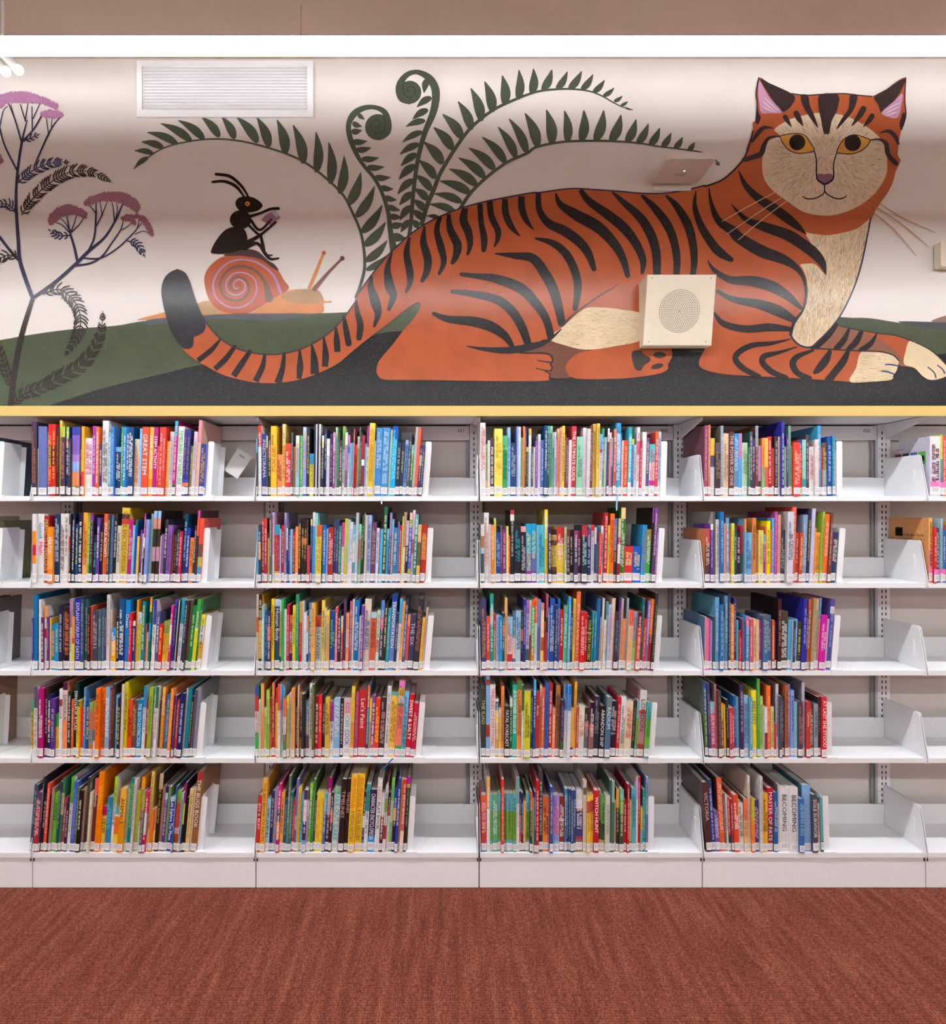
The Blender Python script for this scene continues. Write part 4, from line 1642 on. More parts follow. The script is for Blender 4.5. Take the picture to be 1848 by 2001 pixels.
# --- ferns
def frond(mid, leaves, name='fern_frond', w0=22, w1=8, discs=(), extra=None):
    m = MB(); M = pts(mid); n = len(M)
    if M[0][2] == 0: M = [(p[0], p[1], (w0+(w1-w0)*i/(n-1))/4.62*YM/F) for i, p in enumerate(M)]
    stroke(m, M, FERN, 4)
    for seg in leaves.split(';'):
        k, body = seg.split(':'); ox, oy, s = ZM[int(k)]
        for it in body.split():
            a = [float(v) for v in it.replace('>', ',').split(',')]
            cv = lambda x, y: (X_(ox+x/s, YM), Z_(oy+y/s, YM))
            leaf(m, cv(a[0], a[1]), cv(a[2], a[3]), a[4]/s*YM/F*1.05, FERN, 4, a[5] if len(a) > 5 else -.10)
    o = part(name, m)
    for spec, r, sp in discs:
        d = MB(); c = pts(spec)[0]; disc(d, c[0], c[1], r/4.62*YM/F, FERN, 5, 28); e = part('curled_tip', d, o)
        d = MB(); stroke(d, pts(sp), '2f332c', 6, w=1.1); part('curl_line', d, e)
    return o
frond('3: 90,600 200,510 330,435 500,390 700,368 900,380 1100,425 1300,490 1450,565 1600,680 1730,810; 5: 220,1400 290,1560 325,1720 335,1900; 9: 190,900 150,1010',
 '3: 200,510>90,600,40 240,480>90,460,45 320,435>145,390,55 430,405>190,315,60 540,385>295,245,65 640,370>435,220,65 760,350>615,192,65 880,365>775,192,65 1060,395>890,192,75 1150,430>1050,195,75 1280,485>1210,215,80 1420,560>1335,255,80 1520,630>1515,310,75 1630,720>1615,390,75;5: 110,1240>148,895,85 190,1340>300,1045,90 260,1450>425,1170,85 310,1590>495,1340,85 335,1710>525,1495,85 345,1850>540,1660,75 350,1930>560,1780,60', w0=10, w1=30)
frond('5: 600,1760,70 565,1560,45 545,1400,38 490,1230,32 420,1100,32 330,990,34 260,880,40 205,740,48 190,620,48 235,525,60 320,470,50 420,460,40 510,500,50 550,590,50 540,680,60 480,725,60',
 '5: 275,520>335,570,40 225,600>310,635,50 215,680>310,668,55 225,770>360,765,55 255,845>395,825,55 310,925>465,915,55 360,1000>512,997,55 425,1090>570,1092,55 475,1180>595,1198,52 515,1270>625,1297,52 545,1350>655,1390,52 560,1440>670,1450,55 570,1530>690,1510,60 585,1620>705,1640,75', discs=[('5: 456,640', 118, '5: 505,540 525,620 500,680 440,698 395,650 400,600 450,575 475,610 455,640 435,632')])
frond('5: 735,1620,36 752,1500,36 772,1250,36 803,1000,38 840,820,42 885,670,50 945,530,62 972,420,70 975,310,72 940,225,70 880,170,58 800,142,42 720,165,48 660,235,60 645,310,62 670,385,55 740,420,30',
 '5: 905,200>870,332,62 935,370>805,460,62 905,480>765,570,62 880,580>705,635,58 855,680>672,778,58 825,790>650,888,62 805,880>660,992,66 790,980>643,1115,72 775,1110>630,1247,66 765,1230>648,1345,66 755,1350>650,1480,66 745,1480>660,1590,60', discs=[('5: 742,325', 104, '5: 690,230 682,300 710,360 760,365 793,320 780,285 740,275 715,300 730,325 748,312')])
frond('5: 850,1510 900,1340 960,1200 1010,1070 1090,930 1180,790 1280,660 1390,560 1520,470 1680,395; 6: 540,255 640,225 760,212 860,212 960,225 1040,255 1110,295 1170,325 1240,345',
 '5: 820,1545>760,1475,60 860,1470>757,1385,65 880,1390>765,1290,66 905,1295>778,1190,70 940,1210>785,1065,72 975,1100>820,935,82 1040,970>865,770,90 1130,840>955,640,90 1215,740>1035,520,90 1300,665>1175,405,85 1390,585>1290,285,90 1490,505>1415,225,90 1600,440>1575,170,88 1720,390>1725,120,78;6: 590,245>600,78,56 660,222>720,85,52 750,215>820,97,44 830,214>912,95,48 910,218>985,115,42 985,235>1060,152,38 1050,258>1122,202,30 1120,292>1175,255,24 1165,318>1210,290,20 1190,330>1240,345,12', w0=42, w1=8)
frond('5: 1180,1400 1270,1260 1370,1150 1500,1040 1640,945 1800,875; 6: 620,585 780,553 950,545 1130,548 1280,560 1400,580 1560,600 1700,625 1800,690',
 '5: 1010,1460>890,1440,40 1150,1400>915,1335,65 1210,1315>960,1240,72 1290,1235>1010,1125,82 1350,1165>1095,1015,84 1420,1095>1180,915,84 1510,1025>1270,825,84 1610,965>1390,725,80 1700,915>1535,635,80 1800,875>1635,560,80;6: 630,585>545,365,68 720,565>683,342,68 820,553>800,348,58 910,548>925,345,62 1000,548>1053,345,64 1100,550>1165,375,64 1200,556>1262,405,56 1270,565>1342,432,50 1350,575>1415,460,48 1430,585>1488,492,42 1510,595>1562,520,38 1600,605>1640,553,32 1720,640>1762,622,22 1775,685>1805,705,15', w0=34, w1=10)
# --- snail
m = MB(); fill(m, pts('3: 110,1787 310,1732 600,1655 700,1640 760,1710 980,1735 1110,1665 1280,1560 1480,1545 1550,1570 1580,1635 1635,1638 1632,1650 1574,1658 1560,1732 1300,1736 800,1742 330,1772'), 'cc8450', 5)
sn = part('snail', m)
m = MB(); fill(m, pts('3: 1240,1600 1320,1562 1500,1547 1553,1580 1572,1632 1500,1660 1400,1660 1290,1640'), 'a98257', 6); part('snail_skin', m, sn); m = MB(); fill(m, pts('3: 600,1655 700,1642 750,1705 760,1735 620,1738'), 'b99468', 6); part('snail_skin', m, sn)
m = MB(); fill(m, pts('3: 640,1480 660,1400 720,1330 800,1287 920,1275 1050,1295 1150,1350 1220,1400 1265,1475 1303,1545 1180,1620 1100,1670 980,1732 860,1738 740,1700 670,1610'), 'b05a3a', 6); sh = part('shell', m, sn)
m = MB(); fill(m, pts('3: 790,1282 870,1250 960,1230 1060,1250 1140,1320 1190,1350 1225,1400 1180,1382 1080,1312 960,1287 870,1285'), '4a3836', 7); part('shell_shadow', m, sn)
m = MB(); stroke(m, pts('3: 1240,1575,22 1190,1450,20 1110,1370,17 1020,1325,15 920,1315,14 830,1340,14 750,1410,15 710,1510,15 735,1615,15 820,1680,15 920,1690,14 1010,1640,12 1050,1560,12 1035,1470,12 960,1420,12 870,1425,12 812,1500,12 830,1570,12 895,1592,12 955,1560,11 958,1500,10 910,1470,10 870,1505,9 885,1543,9 908,1535,8'), 'b98fb4', 7, 5); part('lilac_spiral', m, sn)
m = MB(); stroke(m, pts('3: 1150,1620,60 1115,1490,30 1030,1395,20 910,1365,20 810,1415,19 765,1510,19 795,1600,19 880,1637,19 960,1610,18 992,1540,17 960,1472,16 890,1450,15 842,1500,14 858,1552,13 903,1560,12 930,1530,10 905,1505,8'), '6d5747', 7, 5); part('dark_spiral', m, sn)
m = MB(); stroke(m, pts('3: 1465,1535,28 1520,1400,24 1575,1265,18'), 'd88a4e', 6); c = pts('3: 1578,1262')[0]; disc(m, c[0], c[1], .0095, 'c2663c', 7); part('tentacle', m, sn)
m = MB(); stroke(m, pts('3: 1505,1545,38 1600,1430,24 1720,1305,16'), '7d5346', 6); c = pts('3: 1722,1304')[0]; disc(m, c[0], c[1], .0105, '6b4038', 7); part('tentacle', m, sn)
# --- ant
ANT = '1f1512'
m = MB(); fill(m, pts('3: 850,1062 930,1060 972,1110 977,1190 940,1232 820,1267 710,1267 694,1245 730,1170 790,1095'), ANT, 8)
c = pts('3: 925,1002')[0]; disc(m, c[0], c[1], .049, ANT, 8, 26, .043); fill(m, pts('3: 885,880 905,835 960,818 1030,830 1085,868 1096,898 1060,930 990,945 920,932'), ANT, 8); ant = part('ant', m)
for s in ('3: 955,825,14 890,742,26 800,702,24 706,706,20', '3: 988,825,14 930,735,22 840,662,25 732,645,22'):
    m = MB(); stroke(m, pts(s), ANT, 8); part('antenna', m, ant)
for s in ('1000,975,26 1080,950,20 1160,918,22 1222,914,24', '1005,1005,24 1075,1083,20 1165,1002,20', '985,1040,20 1070,1120,20 1110,1098,20 1200,1022,18', '975,1185,40 1080,1122,24 1150,1065,18', '1082,1120,22 1100,1200,26 1120,1275,22 1172,1281,12', '955,1222,46 1055,1188,26 1120,1270,28 1160,1310,22 1222,1304,14'):
    m = MB(); stroke(m, pts('3: '+s), ANT, 8); part('leg', m, ant)
m = MB(); fill(m, pts('3: 1085,1005 1120,965 1198,925 1237,985 1160,1045 1130,1030'), '9c7184', 7, False); fill(m, pts('3: 1168,945 1198,925 1226,968 1210,985'), 'c9c0cc', 8, False); part('painted_book', m, ant)
m = MB(); c = pts('3: 980,877')[0]; disc(m, c[0], c[1], .0105, 'd89145', 9); disc(m, c[0], c[1], .0042, '3a2412', 10); part('eye', m, ant)
# --- yarrow plant at the left
NAVY, BROWN = '34344f', '2f2726'
def pinna(mb, spec, L, col, layer, n=None, sides=(1, -1), wd=.0088):
    P = cr(pts(spec), False, 8); s = [0]
    for a, b in zip(P, P[1:]): s.append(s[-1]+math.hypot(b[0]-a[0], b[1]-a[1]))
    tot = s[-1]; n = n or int(tot/.0165); stroke(mb, [(p[0], p[1], .006*(1-.6*i/len(P))) for i, p in enumerate(P)], col, layer, 1)
    rg = random.Random(int(tot*1e4))
    for k in range(1, n+1):
        d = tot*k/(n+.5); i = max(j for j in range(len(s)) if s[j] <= d); i = min(i, len(P)-2)
        a, b = P[i], P[i+1]; ang = math.atan2(b[1]-a[1], b[0]-a[0]); f = k/n; ll = L*(math.sin(PI*min(1, .18+f*.80))**.7)*rg.uniform(.85, 1.1)
        for sd in sides:
            t = ang+sd*.95; m1 = (a[0]+ll*.5*math.cos(t), a[1]+ll*.5*math.sin(t)); t2 = ang+sd*.6; e = (m1[0]+ll*.5*math.cos(t2), m1[1]+ll*.5*math.sin(t2))
            stroke(mb, [(a[0], a[1], wd*.5), (m1[0], m1[1], wd*.8), (e[0], e[1], wd*.62)], col, layer, 3)
            if L > .03 and rg.random() < .25:
                t3 = t+sd*.55; e2 = (m1[0]+ll*.28*math.cos(t3), m1[1]+ll*.28*math.sin(t3)); stroke(mb, [(m1[0], m1[1], wd*.6), (e2[0], e2[1], wd*.5)], col, layer, 2)
m = MB(); stroke(m, pts('2: 92,1830,50 130,1500,48 190,1200,45 285,890,36'), BROWN, 5); yr = part('yarrow_plant', m)
m = MB(); stroke(m, pts('2: 285,895,34 220,720,36 172,560,34 160,400,31 146,200,28 140,0,24; 1: 105,985,15 130,820,13 160,700,6'), NAVY, 5)
for s in ('2: 285,890,30 480,750,30 650,600,30 760,490,28 900,370,20 990,230,18 1050,100,12 1085,60,8', '2: 668,575,25 640,450,22 605,330,18 575,180,8', '2: 605,335,12 540,265,10 475,238,7', '2: 605,335,12 640,250,10 660,180,7', '2: 610,330,12 690,250,10 725,185,7', '2: 605,320,10 560,240,8 520,205,6',
          '2: 760,490,20 812,370,18 826,200,16 828,70,10', '2: 826,160,12 770,90,8', '2: 830,270,12 880,170,10 925,60,7', '2: 880,180,10 862,60,7', '2: 985,235,12 975,120,9 955,40,6', '2: 990,235,10 1010,130,7 1000,50,6',
          '2: 700,545,16 860,548,15 1000,470,13 1100,380,13 1180,290,10 1200,190,6', '2: 1165,340,9 1230,315,7 1290,335,6', '2: 1185,285,9 1225,240,6', '2: 650,612,20 780,590,18 880,530,16 960,420,14 1040,300,12 1062,215,7', '2: 1045,305,9 1105,270,7 1140,230,5', '2: 0,365,26 80,470,24 165,565,26',
          '1: 128,830,10 90,700,9 50,600,6', '1: 150,705,8 120,610,6', '1: 148,705,8 165,600,5', '1: 130,825,11 200,750,11 250,660,7', '1: 190,765,8 188,620,6', '1: 195,690,7 235,600,5', '1: 215,935,9 275,800,11 320,720,8 358,680,5', '1: 285,790,7 272,690,5', '1: 300,740,6 305,685,4', '1: 105,1000,12 30,850,10 0,745,9 -20,690,8', '1: 0,740,7 20,650,6 45,620,5', '1: 95,720,6 65,610,5'): stroke(m, pts(s), NAVY, 5, 5)
part('stem', m, yr)
for sp, L, col in (('1: 105,1065 200,990 300,950 412,945', .040, NAVY), ('1: 128,1250 200,1150 300,1060 420,1000 540,1005 658,1065', .044, BROWN), ('1: 140,822 190,800 235,780', .022, NAVY),
                   ('2: 375,855 500,815 580,855 650,930 690,1030 690,1140 640,1260 560,1390', .048, BROWN), ('2: 108,1810 200,1720 350,1660 520,1570 680,1480 800,1340 870,1180 885,1000', .050, BROWN), ('2: 1098,400 1180,430 1250,540', .030, NAVY),
                   ('2: 605,350 500,350 415,297', .026, NAVY), ('2: 140,165 80,90 0,80 -60,80', .034, NAVY), ('2: 160,560 90,520 0,550 -60,590', .038, BROWN), ('2: 92,1660 60,1540 20,1400 -10,1260', .034, BROWN)):
    m = MB(); pinna(m, sp, L, col, 6); part('feathery_leaf', m, yr)
for sp, c1, c2 in (('2: 425,240 430,190 470,140 560,95 640,100 720,140 745,170 730,200 640,170 540,185 480,230 440,255', '966474', 'ad7f86'), ('1: 497,1192 512,1158 580,1130 660,1120 740,1130 800,1175 812,1215 795,1235 750,1205 680,1175 600,1170 540,1185', '966474', 'ad7f86'),
                   ('2: 1050,212 1080,185 1130,180 1160,220 1165,262 1110,226', '966474', 'ad7f86'), ('2: 1165,197 1172,172 1230,190 1290,250 1316,340 1295,342 1250,270 1200,210', '966474', 'ad7f86'),
                   ('1: -40,600 -20,560 40,545 120,535 200,548 280,580 335,613 322,635 250,605 180,598 120,598 40,600 0,630', 'b57fa6', 'c597b8'), ('1: 240,667 280,645 330,648 370,670 345,685 290,685', 'b57fa6', 'c597b8'), ('1: -30,930 0,905 15,935 0,955 -30,960', '966474', 'ad7f86')):  # two uppermost heads in a lighter pink: the light on them is painted in
    m = MB(); P = pts(sp); fill(m, P, c1, 7); rg = random.Random(5); Q = cr([(p[0], p[1]) for p in P], True, 5)
    for p in Q: disc(m, p[0]+rg.uniform(-.002, .002), p[1]+rg.uniform(-.002, .002), rg.uniform(.0035, .006), c1, 7, 8)
    x0, x1 = min(p[0] for p in Q), max(p[0] for p in Q); z0, z1 = min(p[1] for p in Q), max(p[1] for p in Q)
    for k in range(int(900*(x1-x0))):
        x, z = rg.uniform(x0, x1), rg.uniform(z0, z1)
        if inside(Q, x, z): disc(m, x, z, rg.uniform(.0012, .0024), c2, 8, 6)
    part('flower_head', m, yr)
# --- cat
TAIL_IN = '4: 205,910 270,940 310,1010 340,1110 380,1220 440,1340 540,1470 660,1560 800,1615 960,1640 1100,1635 1250,1600 1400,1530 1540,1430 1640,1320 1740,1180'
BACK = '9: 170,980 240,880 300,800 400,680 490,590 590,500 720,410 850,345 1000,285 1200,230 1400,190 1600,155; 6: 640,880 800,858 900,855 1000,862 1150,872 1300,885 1440,885 1560,868 1700,835'
NECK = '7: 0,962 120,915 220,830 290,740 330,640 355,540 375,460'
m = MB(); body = pts(TAIL_IN+';'+BACK+';'+NECK+';7: 600,560 1100,560 1470,720 1455,850 1430,940 1390,1020 1340,1090 1300,1150 1265,1200; 8: 1240,140 1215,270 1185,400 1145,530 1090,660 1020,790 940,890 860,970 800,1020 1000,1040 1200,1050 1330,1055 1430,1080 1475,1120 1470,1160 1460,1200 1435,1240 1430,1265 1380,1275 1200,1290 1000,1280 700,1260 400,1245 200,1235 50,1220; 10: 1700,1505 1580,1490 1500,1460 1480,1420 1500,1360 1520,1320 1500,1200 1040,1240 640,1320 360,1240 230,1290 100,1320; 9: 1440,1420 1250,1450 1500,1470 1700,1475 1755,1500 1755,1540 1742,1560 1757,1600 1738,1625 1730,1670 1700,1697 1350,1700 1000,1695 700,1690 400,1688 340,1665 318,1620 330,1550 380,1480 450,1400 540,1280 620,1190 670,1110 680,1072 650,1055 560,1110 450,1200 330,1290 200,1390 80,1490; 4: 1580,1720 1420,1800 1240,1860 1050,1885 880,1880 740,1855 590,1810 440,1730 310,1650 220,1550 150,1430 110,1310 85,1210 70,1100 85,1010 130,945')
fill(m, body, ORANGE, 11, True, 3); cat = part('painted_cat', m)
HEAD = '7: 355,545 378,470 388,330 380,250 400,128 480,170 570,210 650,250 760,262 900,255 1050,250 1160,262 1270,272 1380,220 1460,160 1532,128 1532,200 1525,300 1532,400 1530,450 1500,530 1480,620 1470,720 1455,850 1430,940 1390,1020 1340,1090 1300,1150 1240,1230 1000,1260 700,1200 450,1000 300,750'
m = MB(); fill(m, pts(HEAD), ORANGE, 12, True, 3); part('head', m, cat)
FC = pts('8: 800,1040 900,940 1000,848 1100,875 1300,912 1450,930 1570,970 1700,1030 1780,1090 1848,1160 1856,1230 1800,1262 1720,1272 1660,1240 1600,1180 1480,1160 1475,1110 1400,1070 1200,1050')
m = MB(); fill(m, FC, '8a5a46', 9); fl = part('far_foreleg', m, cat)
m = MB(); fill(m, pts('8: 1180,895 1300,912 1450,930 1570,970 1640,1010 1560,1120 1500,1100 1420,1020 1330,960'), 'ab5532', 10); fill(m, pts('8: 1570,968 1700,1030 1780,1090 1848,1160 1856,1230 1800,1262 1720,1272 1660,1240 1600,1180 1520,1150 1530,1060'), CREAM, 10.97); part('far_paw', m, cat)
for s in ('8: 975,850,70 920,920,80 840,1010,60', '8: 1095,880,20 1060,960,45 1000,1030,45', '8: 1190,905,35 1150,980,50 1090,1040,40', '8: 1308,918,12 1265,990,40 1190,1045,45'):
    m = MB(); stroke(m, pts(s), INK, 10); part('leg_stripe', m, cat)
for s in ('8: 1705,1175,10 1750,1215,10 1765,1255,12', '8: 1778,1160,10 1815,1190,10 1832,1220,12'):
    m = MB(); stroke(m, pts(s), '2e4470', 11); part('toe_line', m, cat)
m = MB(); stroke(m, pts('8: 1000,848,9 1100,873,9 1300,911,9 1450,929,9 1570,968,9 1700,1029,9 1780,1089,9 1848,1160,9'), '2c3136', 11); part('outline', m, cat)
m = MB(); fill(m, pts('10: 170,1335 360,1250 500,1290 640,1325 530,1385 485,1460 515,1530 350,1530 362,1480 375,1440 370,1400 372,1362 200,1345'), '6d4437', 10); part('brown_shadow', m, cat)
m = MB(); fill(m, pts('10: 480,1450 520,1390 600,1340 800,1300 1040,1235 1240,1250 1275,1320 1280,1370 1250,1430 1245,1470 1180,1502 1000,1530 800,1542 600,1542 510,1520'), 'ab5532', 12); part('far_hind_foot', m, cat)
m = MB(); fill(m, pts('10: 990,1330 1050,1330 1062,1355 1112,1380 1112,1410 1070,1440 1040,1480 1000,1462 975,1370'), '38322f', 13); part('toe_pad', m, cat); m = MB(); c = pts('10: 1185,1362')[0]; disc(m, c[0], c[1], .028, '38322f', 13, 20, .015); part('toe_pad', m, cat); m = MB(); c = pts('10: 1168,1446')[0]; disc(m, c[0], c[1], .028, '38322f', 13, 20, .012, .25); part('toe_pad', m, cat)
BELLY = pts('10: 360,1237 470,1140 620,1015 750,1005 900,1020 1060,1062 1060,1238 850,1295 640,1322 480,1290')
m = MB(); fill(m, BELLY, CREAM, 12); hairs(m, BELLY, 260, lambda x, z: .05, .03, ['b58a66', '8a6a68', 'f0e2c8', 'c98f5a', 'f4e8d2'], 13, .0016, 3); part('belly_fur', m, cat)
CHEST = pts('8: 690,72 760,132 860,152 960,155 1150,110 1262,30 1240,140 1215,270 1185,400 1145,530 1090,660 1020,790 940,890 860,970 800,1015 720,1002 660,950 648,890 690,800 730,720 765,620 770,500 740,420 720,385 780,376 840,385 915,462 895,385 855,310 800,215 750,140')
m = MB(); fill(m, CHEST, CREAM, 12); hairs(m, CHEST, 1100, lambda x, z: -1.62+(x-1.68)*-1.0, .034, ['a97f6a', '7d6070', 'f2e4ca', 'd19a62', 'f6ecd8', '8f6a58'], 13, .0016, 4); part('chest_fur', m, cat)
PAW = pts('8: 1190,1057 1330,1060 1430,1082 1478,1122 1470,1162 1462,1200 1435,1240 1430,1265 1380,1278 1240,1288 1100,1285 1150,1180')
m = MB(); fill(m, PAW, CREAM, 13); hairs(m, PAW, 220, lambda x, z: PI, .03, ['c98f5a', 'f6ecd8', 'b58a6a'], 14, .0014, 5)
for s in ('8: 1375,1155,10 1420,1155,12 1472,1165,10', '8: 1345,1205,10 1390,1210,12 1440,1228,10'): stroke(m, pts(s), '2e4470', 15)
part('front_paw', m, cat)
# body stripes, each one painted mark
STR = ['9: 445,640,12 408,780,50 425,920,80 455,1000,62 420,1108,32', '9: 282,840,15 270,920,50 310,1060,80 330,1150,55 300,1248,22', '9: 150,1030,15 160,1130,40 185,1240,55 175,1345,46', '9: 50,1160,20 65,1260,45 90,1390,52',
 '9: 588,520,20 565,650,52 590,800,62 592,890,46 560,968,24', '9: 712,430,15 702,560,55 738,700,66 730,800,56 692,878,32', '9: 842,352,30 812,460,46 845,600,60 870,720,46 832,818,26', '9: 910,332,30 920,450,56 980,580,72 970,670,56 940,730,32',
 '9: 1045,282,50 1030,380,66 1070,480,66 1085,580,46 1066,658,24', '9: 1165,245,45 1175,400,46 1200,530,56 1196,622,42', '9: 1245,225,50 1260,350,50 1310,460,52 1312,530,40 1285,595,14', '9: 1370,205,45 1375,320,56 1420,430,50 1490,510,10', '9: 1505,185,50 1510,290,56 1550,390,42 1605,460,8',
 '10: 275,142,40 282,270,46 350,370,62 470,430,76 580,510,72 650,600,62 692,715,38', '9: 1285,655,10 1450,672,52 1600,695,76; 10: 330,760,78 390,880,76 425,1000,68 450,1120,58', '9: 1012,825,32 1150,840,46 1300,862,72 1500,940,86 1630,1070,76 1710,1200,66 1745,1330,60',
 '9: 938,965,32 1100,985,52 1300,1030,72 1430,1130,76 1510,1260,72 1560,1395,60', '9: 788,1147,32 900,1190,56 1100,1210,80 1250,1250,86 1370,1330,66 1432,1420,36', '10: 250,485,14 380,520,50 480,600,62 545,720,62 572,850,60 552,1010,42',
 '10: 405,148,15 440,230,46 560,310,80 720,400,86 840,520,72 910,640,56 945,765,38', '10: 590,122,36 660,210,56 800,310,72 920,410,76 1010,530,66 1060,650,52 1055,745,26', '10: 830,138,15 920,220,46 1040,330,66 1120,460,72 1160,600,66 1165,775,56', '10: 1050,162,20 1150,260,56 1240,380,66 1290,500,62 1315,640,56 1310,775,46',
 '10: 1230,162,15 1310,240,50 1390,370,66 1430,500,62 1445,650,52 1432,775,40', '10: 1458,130,8 1450,250,36 1500,400,56 1590,540,68 1650,600,66 1722,645,38', '7: 15,980,8 35,1100,30 90,1230,55 200,1310,76; 8: 250,180,84 420,280,92 580,340,76 680,400,50 740,480,30 765,600,24 740,730,20 672,830,24 645,920,24',
 '7: 188,1103,6 300,1220,42 450,1280,72 620,1340,86; 8: 740,230,86 830,300,80 890,375,56 917,462,8', '7: 245,848,8 300,960,42 400,1060,62 550,1160,76 680,1260,60 765,1335,8', '8: 5,350,6 60,430,36 180,500,56 350,512,80 500,552,84 620,625,64 728,722,26', '8: 75,585,25 200,650,46 400,690,72 550,742,86 672,812,48',
 '8: 55,755,20 130,840,46 300,880,56 480,868,62 642,882,36', '8: 645,958,6 500,990,30 350,1007,42 245,1060,46 222,1120,46 290,1190,46 400,1245,36', '8: 695,1018,8 560,1060,26 445,1090,46 430,1140,46 500,1210,46 610,1255,36', '8: 825,1042,18 700,1092,42 662,1150,52 700,1220,46 790,1262,42', '8: 952,1045,26 915,1120,62 860,1190,54 832,1215,28', '8: 1090,1045,30 1050,1130,56 980,1220,56 935,1278,60',
 '4: 385,1692,44 500,1600,42 578,1508,14', '4: 530,1765,44 620,1680,48 700,1572,34', '4: 690,1825,54 760,1720,52 830,1615,36', '4: 880,1870,54 940,1740,46 958,1640,24', '4: 1070,1885,64 1110,1760,46 1125,1630,26', '4: 1252,1850,40 1262,1740,56 1258,1600,14', '4: 1388,1808,74 1382,1680,60 1362,1555,14', '4: 1475,1745,52 1480,1640,56 1465,1495,14', '4: 1582,1618,50 1576,1520,52 1568,1405,14']
for s in STR:
    m = MB(); stroke(m, pts(s), INK, 14, 7, 'end' if '9: 938' not in s and '9: 1012' not in s and '9: 788' not in s else True); part('stripe', m, cat)
m = MB(); fill(m, pts('4: 205,910 270,940 310,1010 340,1110 380,1220 440,1340 452,1400 430,1450 380,1480 350,1492 348,1540 330,1582 275,1592 220,1550 150,1430 110,1310 85,1210 70,1100 85,1010 130,945'), '2c2b31', 14); part('tail_tip', m, cat)
# outlines
m = MB(); stroke(m, [(p[0], p[1], .0062) for p in pts(BACK)], '2a2a44', 15, 4); part('outline', m, cat)
m = MB(); stroke(m, [(p[0], p[1], .0058) for p in pts(TAIL_IN)], '33343a', 15, 4); part('outline', m, cat)
m = MB(); stroke(m, pts('6: 1700,835,11; 7: 0,962,13 120,915,13 220,830,13 290,740,12 330,640,12 355,540,11'), '2c2228', 15); part('outline', m, cat)
m = MB(); stroke(m, pts('8: 1262,30,12 1240,140,12 1215,270,12 1185,400,12 1145,530,12 1090,660,12 1020,790,12 940,890,12 860,970,12 800,1020,14 720,1008,14 660,955,16 643,900,16'), '2f3350', 15); part('outline', m, cat)
m = MB(); stroke(m, pts('8: 800,1028,14 1000,1040,10 1200,1050,10 1330,1055,10 1430,1080,10 1478,1125,10'), '2c2a2e', 15); part('outline', m, cat)
m = MB(); stroke(m, pts('9: 1055,1413,6 1200,1437,32 1400,1447,56 1600,1412,56 1720,1370,30 1830,1275,10'), '2c2a2e', 15); part('outline', m, cat)
m = MB(); stroke(m, pts('10: 450,1140,22 550,1050,10 700,940,11 882,830,5'), '33333c', 15); part('outline', m, cat)
m = MB(); stroke(m, pts('9: 1500,1470,10 1700,1472,14 1755,1505,14 1750,1545,12 1640,1530,8'), '2c2a2e', 15); part('outline', m, cat)
m = MB(); stroke(m, pts('9: 1740,1558,10 1757,1598,12 1725,1615,10 1625,1595,7'), '2c2a2e', 15); part('outline', m, cat)
m = MB(); stroke(m, pts('9: 1700,1620,8 1738,1640,12 1732,1670,10'), '2c2a2e', 15); part('outline', m, cat)
m = MB(); stroke(m, pts('7: 378,470,9 388,330,9 380,250,9 400,130,9'), '2c2436', 15); part('outline', m, cat)
m = MB(); stroke(m, pts('7: 1530,130,9 1525,300,9 1532,420,9 1500,530,8'), '2c2436', 15); part('outline', m, cat)
m = MB(); stroke(m, pts('7: 650,252,9 760,264,9 900,257,9 1050,252,9 1160,264,9 1270,274,9'), '2c2436', 15); part('outline', m, cat)
FACE = pts('7: 560,575 520,530 600,470 700,430 860,400 1010,410 1130,450 1250,520 1330,590 1380,660 1388,780 1380,880 1310,1000 1200,1100 1050,1170 900,1192 740,1160 620,1080 500,990 440,900 425,790 440,700 470,620')
fc = pts('7: 905,720')[0]
m = MB(); fill(m, FACE, 'e2cdb0', 13); dirf = lambda x, z: math.atan2(z-fc[1], x-fc[0])
hairs(m, FACE, 2300, dirf, .030, ['a97f6a', '7d6070', 'f2e4ca', 'd19a62', 'f6ecd8', '8f6a58', 'f2e4ca'], 14, .0015, 6); hairs(m, FACE, 260, dirf, .022, ['e6cfae', 'f0dcc0'], 14, .0016, 8, False); part('face_fur', m, cat)
for s in ('7: 410,138 480,170 570,210 650,250 680,290 640,360 580,392 520,322 460,232', '7: 1527,138 1460,165 1380,220 1288,275 1320,340 1350,402 1440,312 1500,222'): 
    m = MB(); fill(m, pts(s), '35292a', 14, True, 3); part('ear_back', m, cat)
for s in ('7: 402,410 416,432 400,482 381,482 386,420 392,370', '7: 1512,398 1536,430 1502,530 1484,482'):
    m = MB(); fill(m, pts(s), '35292a', 14); part('ear_mark', m, cat)
EI = []
for s in ('7: 402,152 440,212 490,292 580,396 500,402 420,402 404,330 396,250', '7: 1506,250 1440,312 1345,396 1390,430 1470,436 1500,330'):
    m = MB(); fill(m, pts(s), 'c294b0', 15, True, 3); EI.append(part('ear_inner', m, cat))
for i, s in enumerate(('7: 560,390,3 500,340,7 440,280,2', '7: 540,395,3 480,355,7 430,310,2', '7: 530,398,3 470,375,7 425,345,2', '7: 1360,395,3 1430,350,7 1490,320,2', '7: 1370,410,3 1430,375,7 1488,350,2', '7: 1380,425,3 1430,405,7 1485,390,2')):
    m = MB(); stroke(m, pts(s), 'e9d8e4', 16); part('ear_hair', m, EI[i//3])
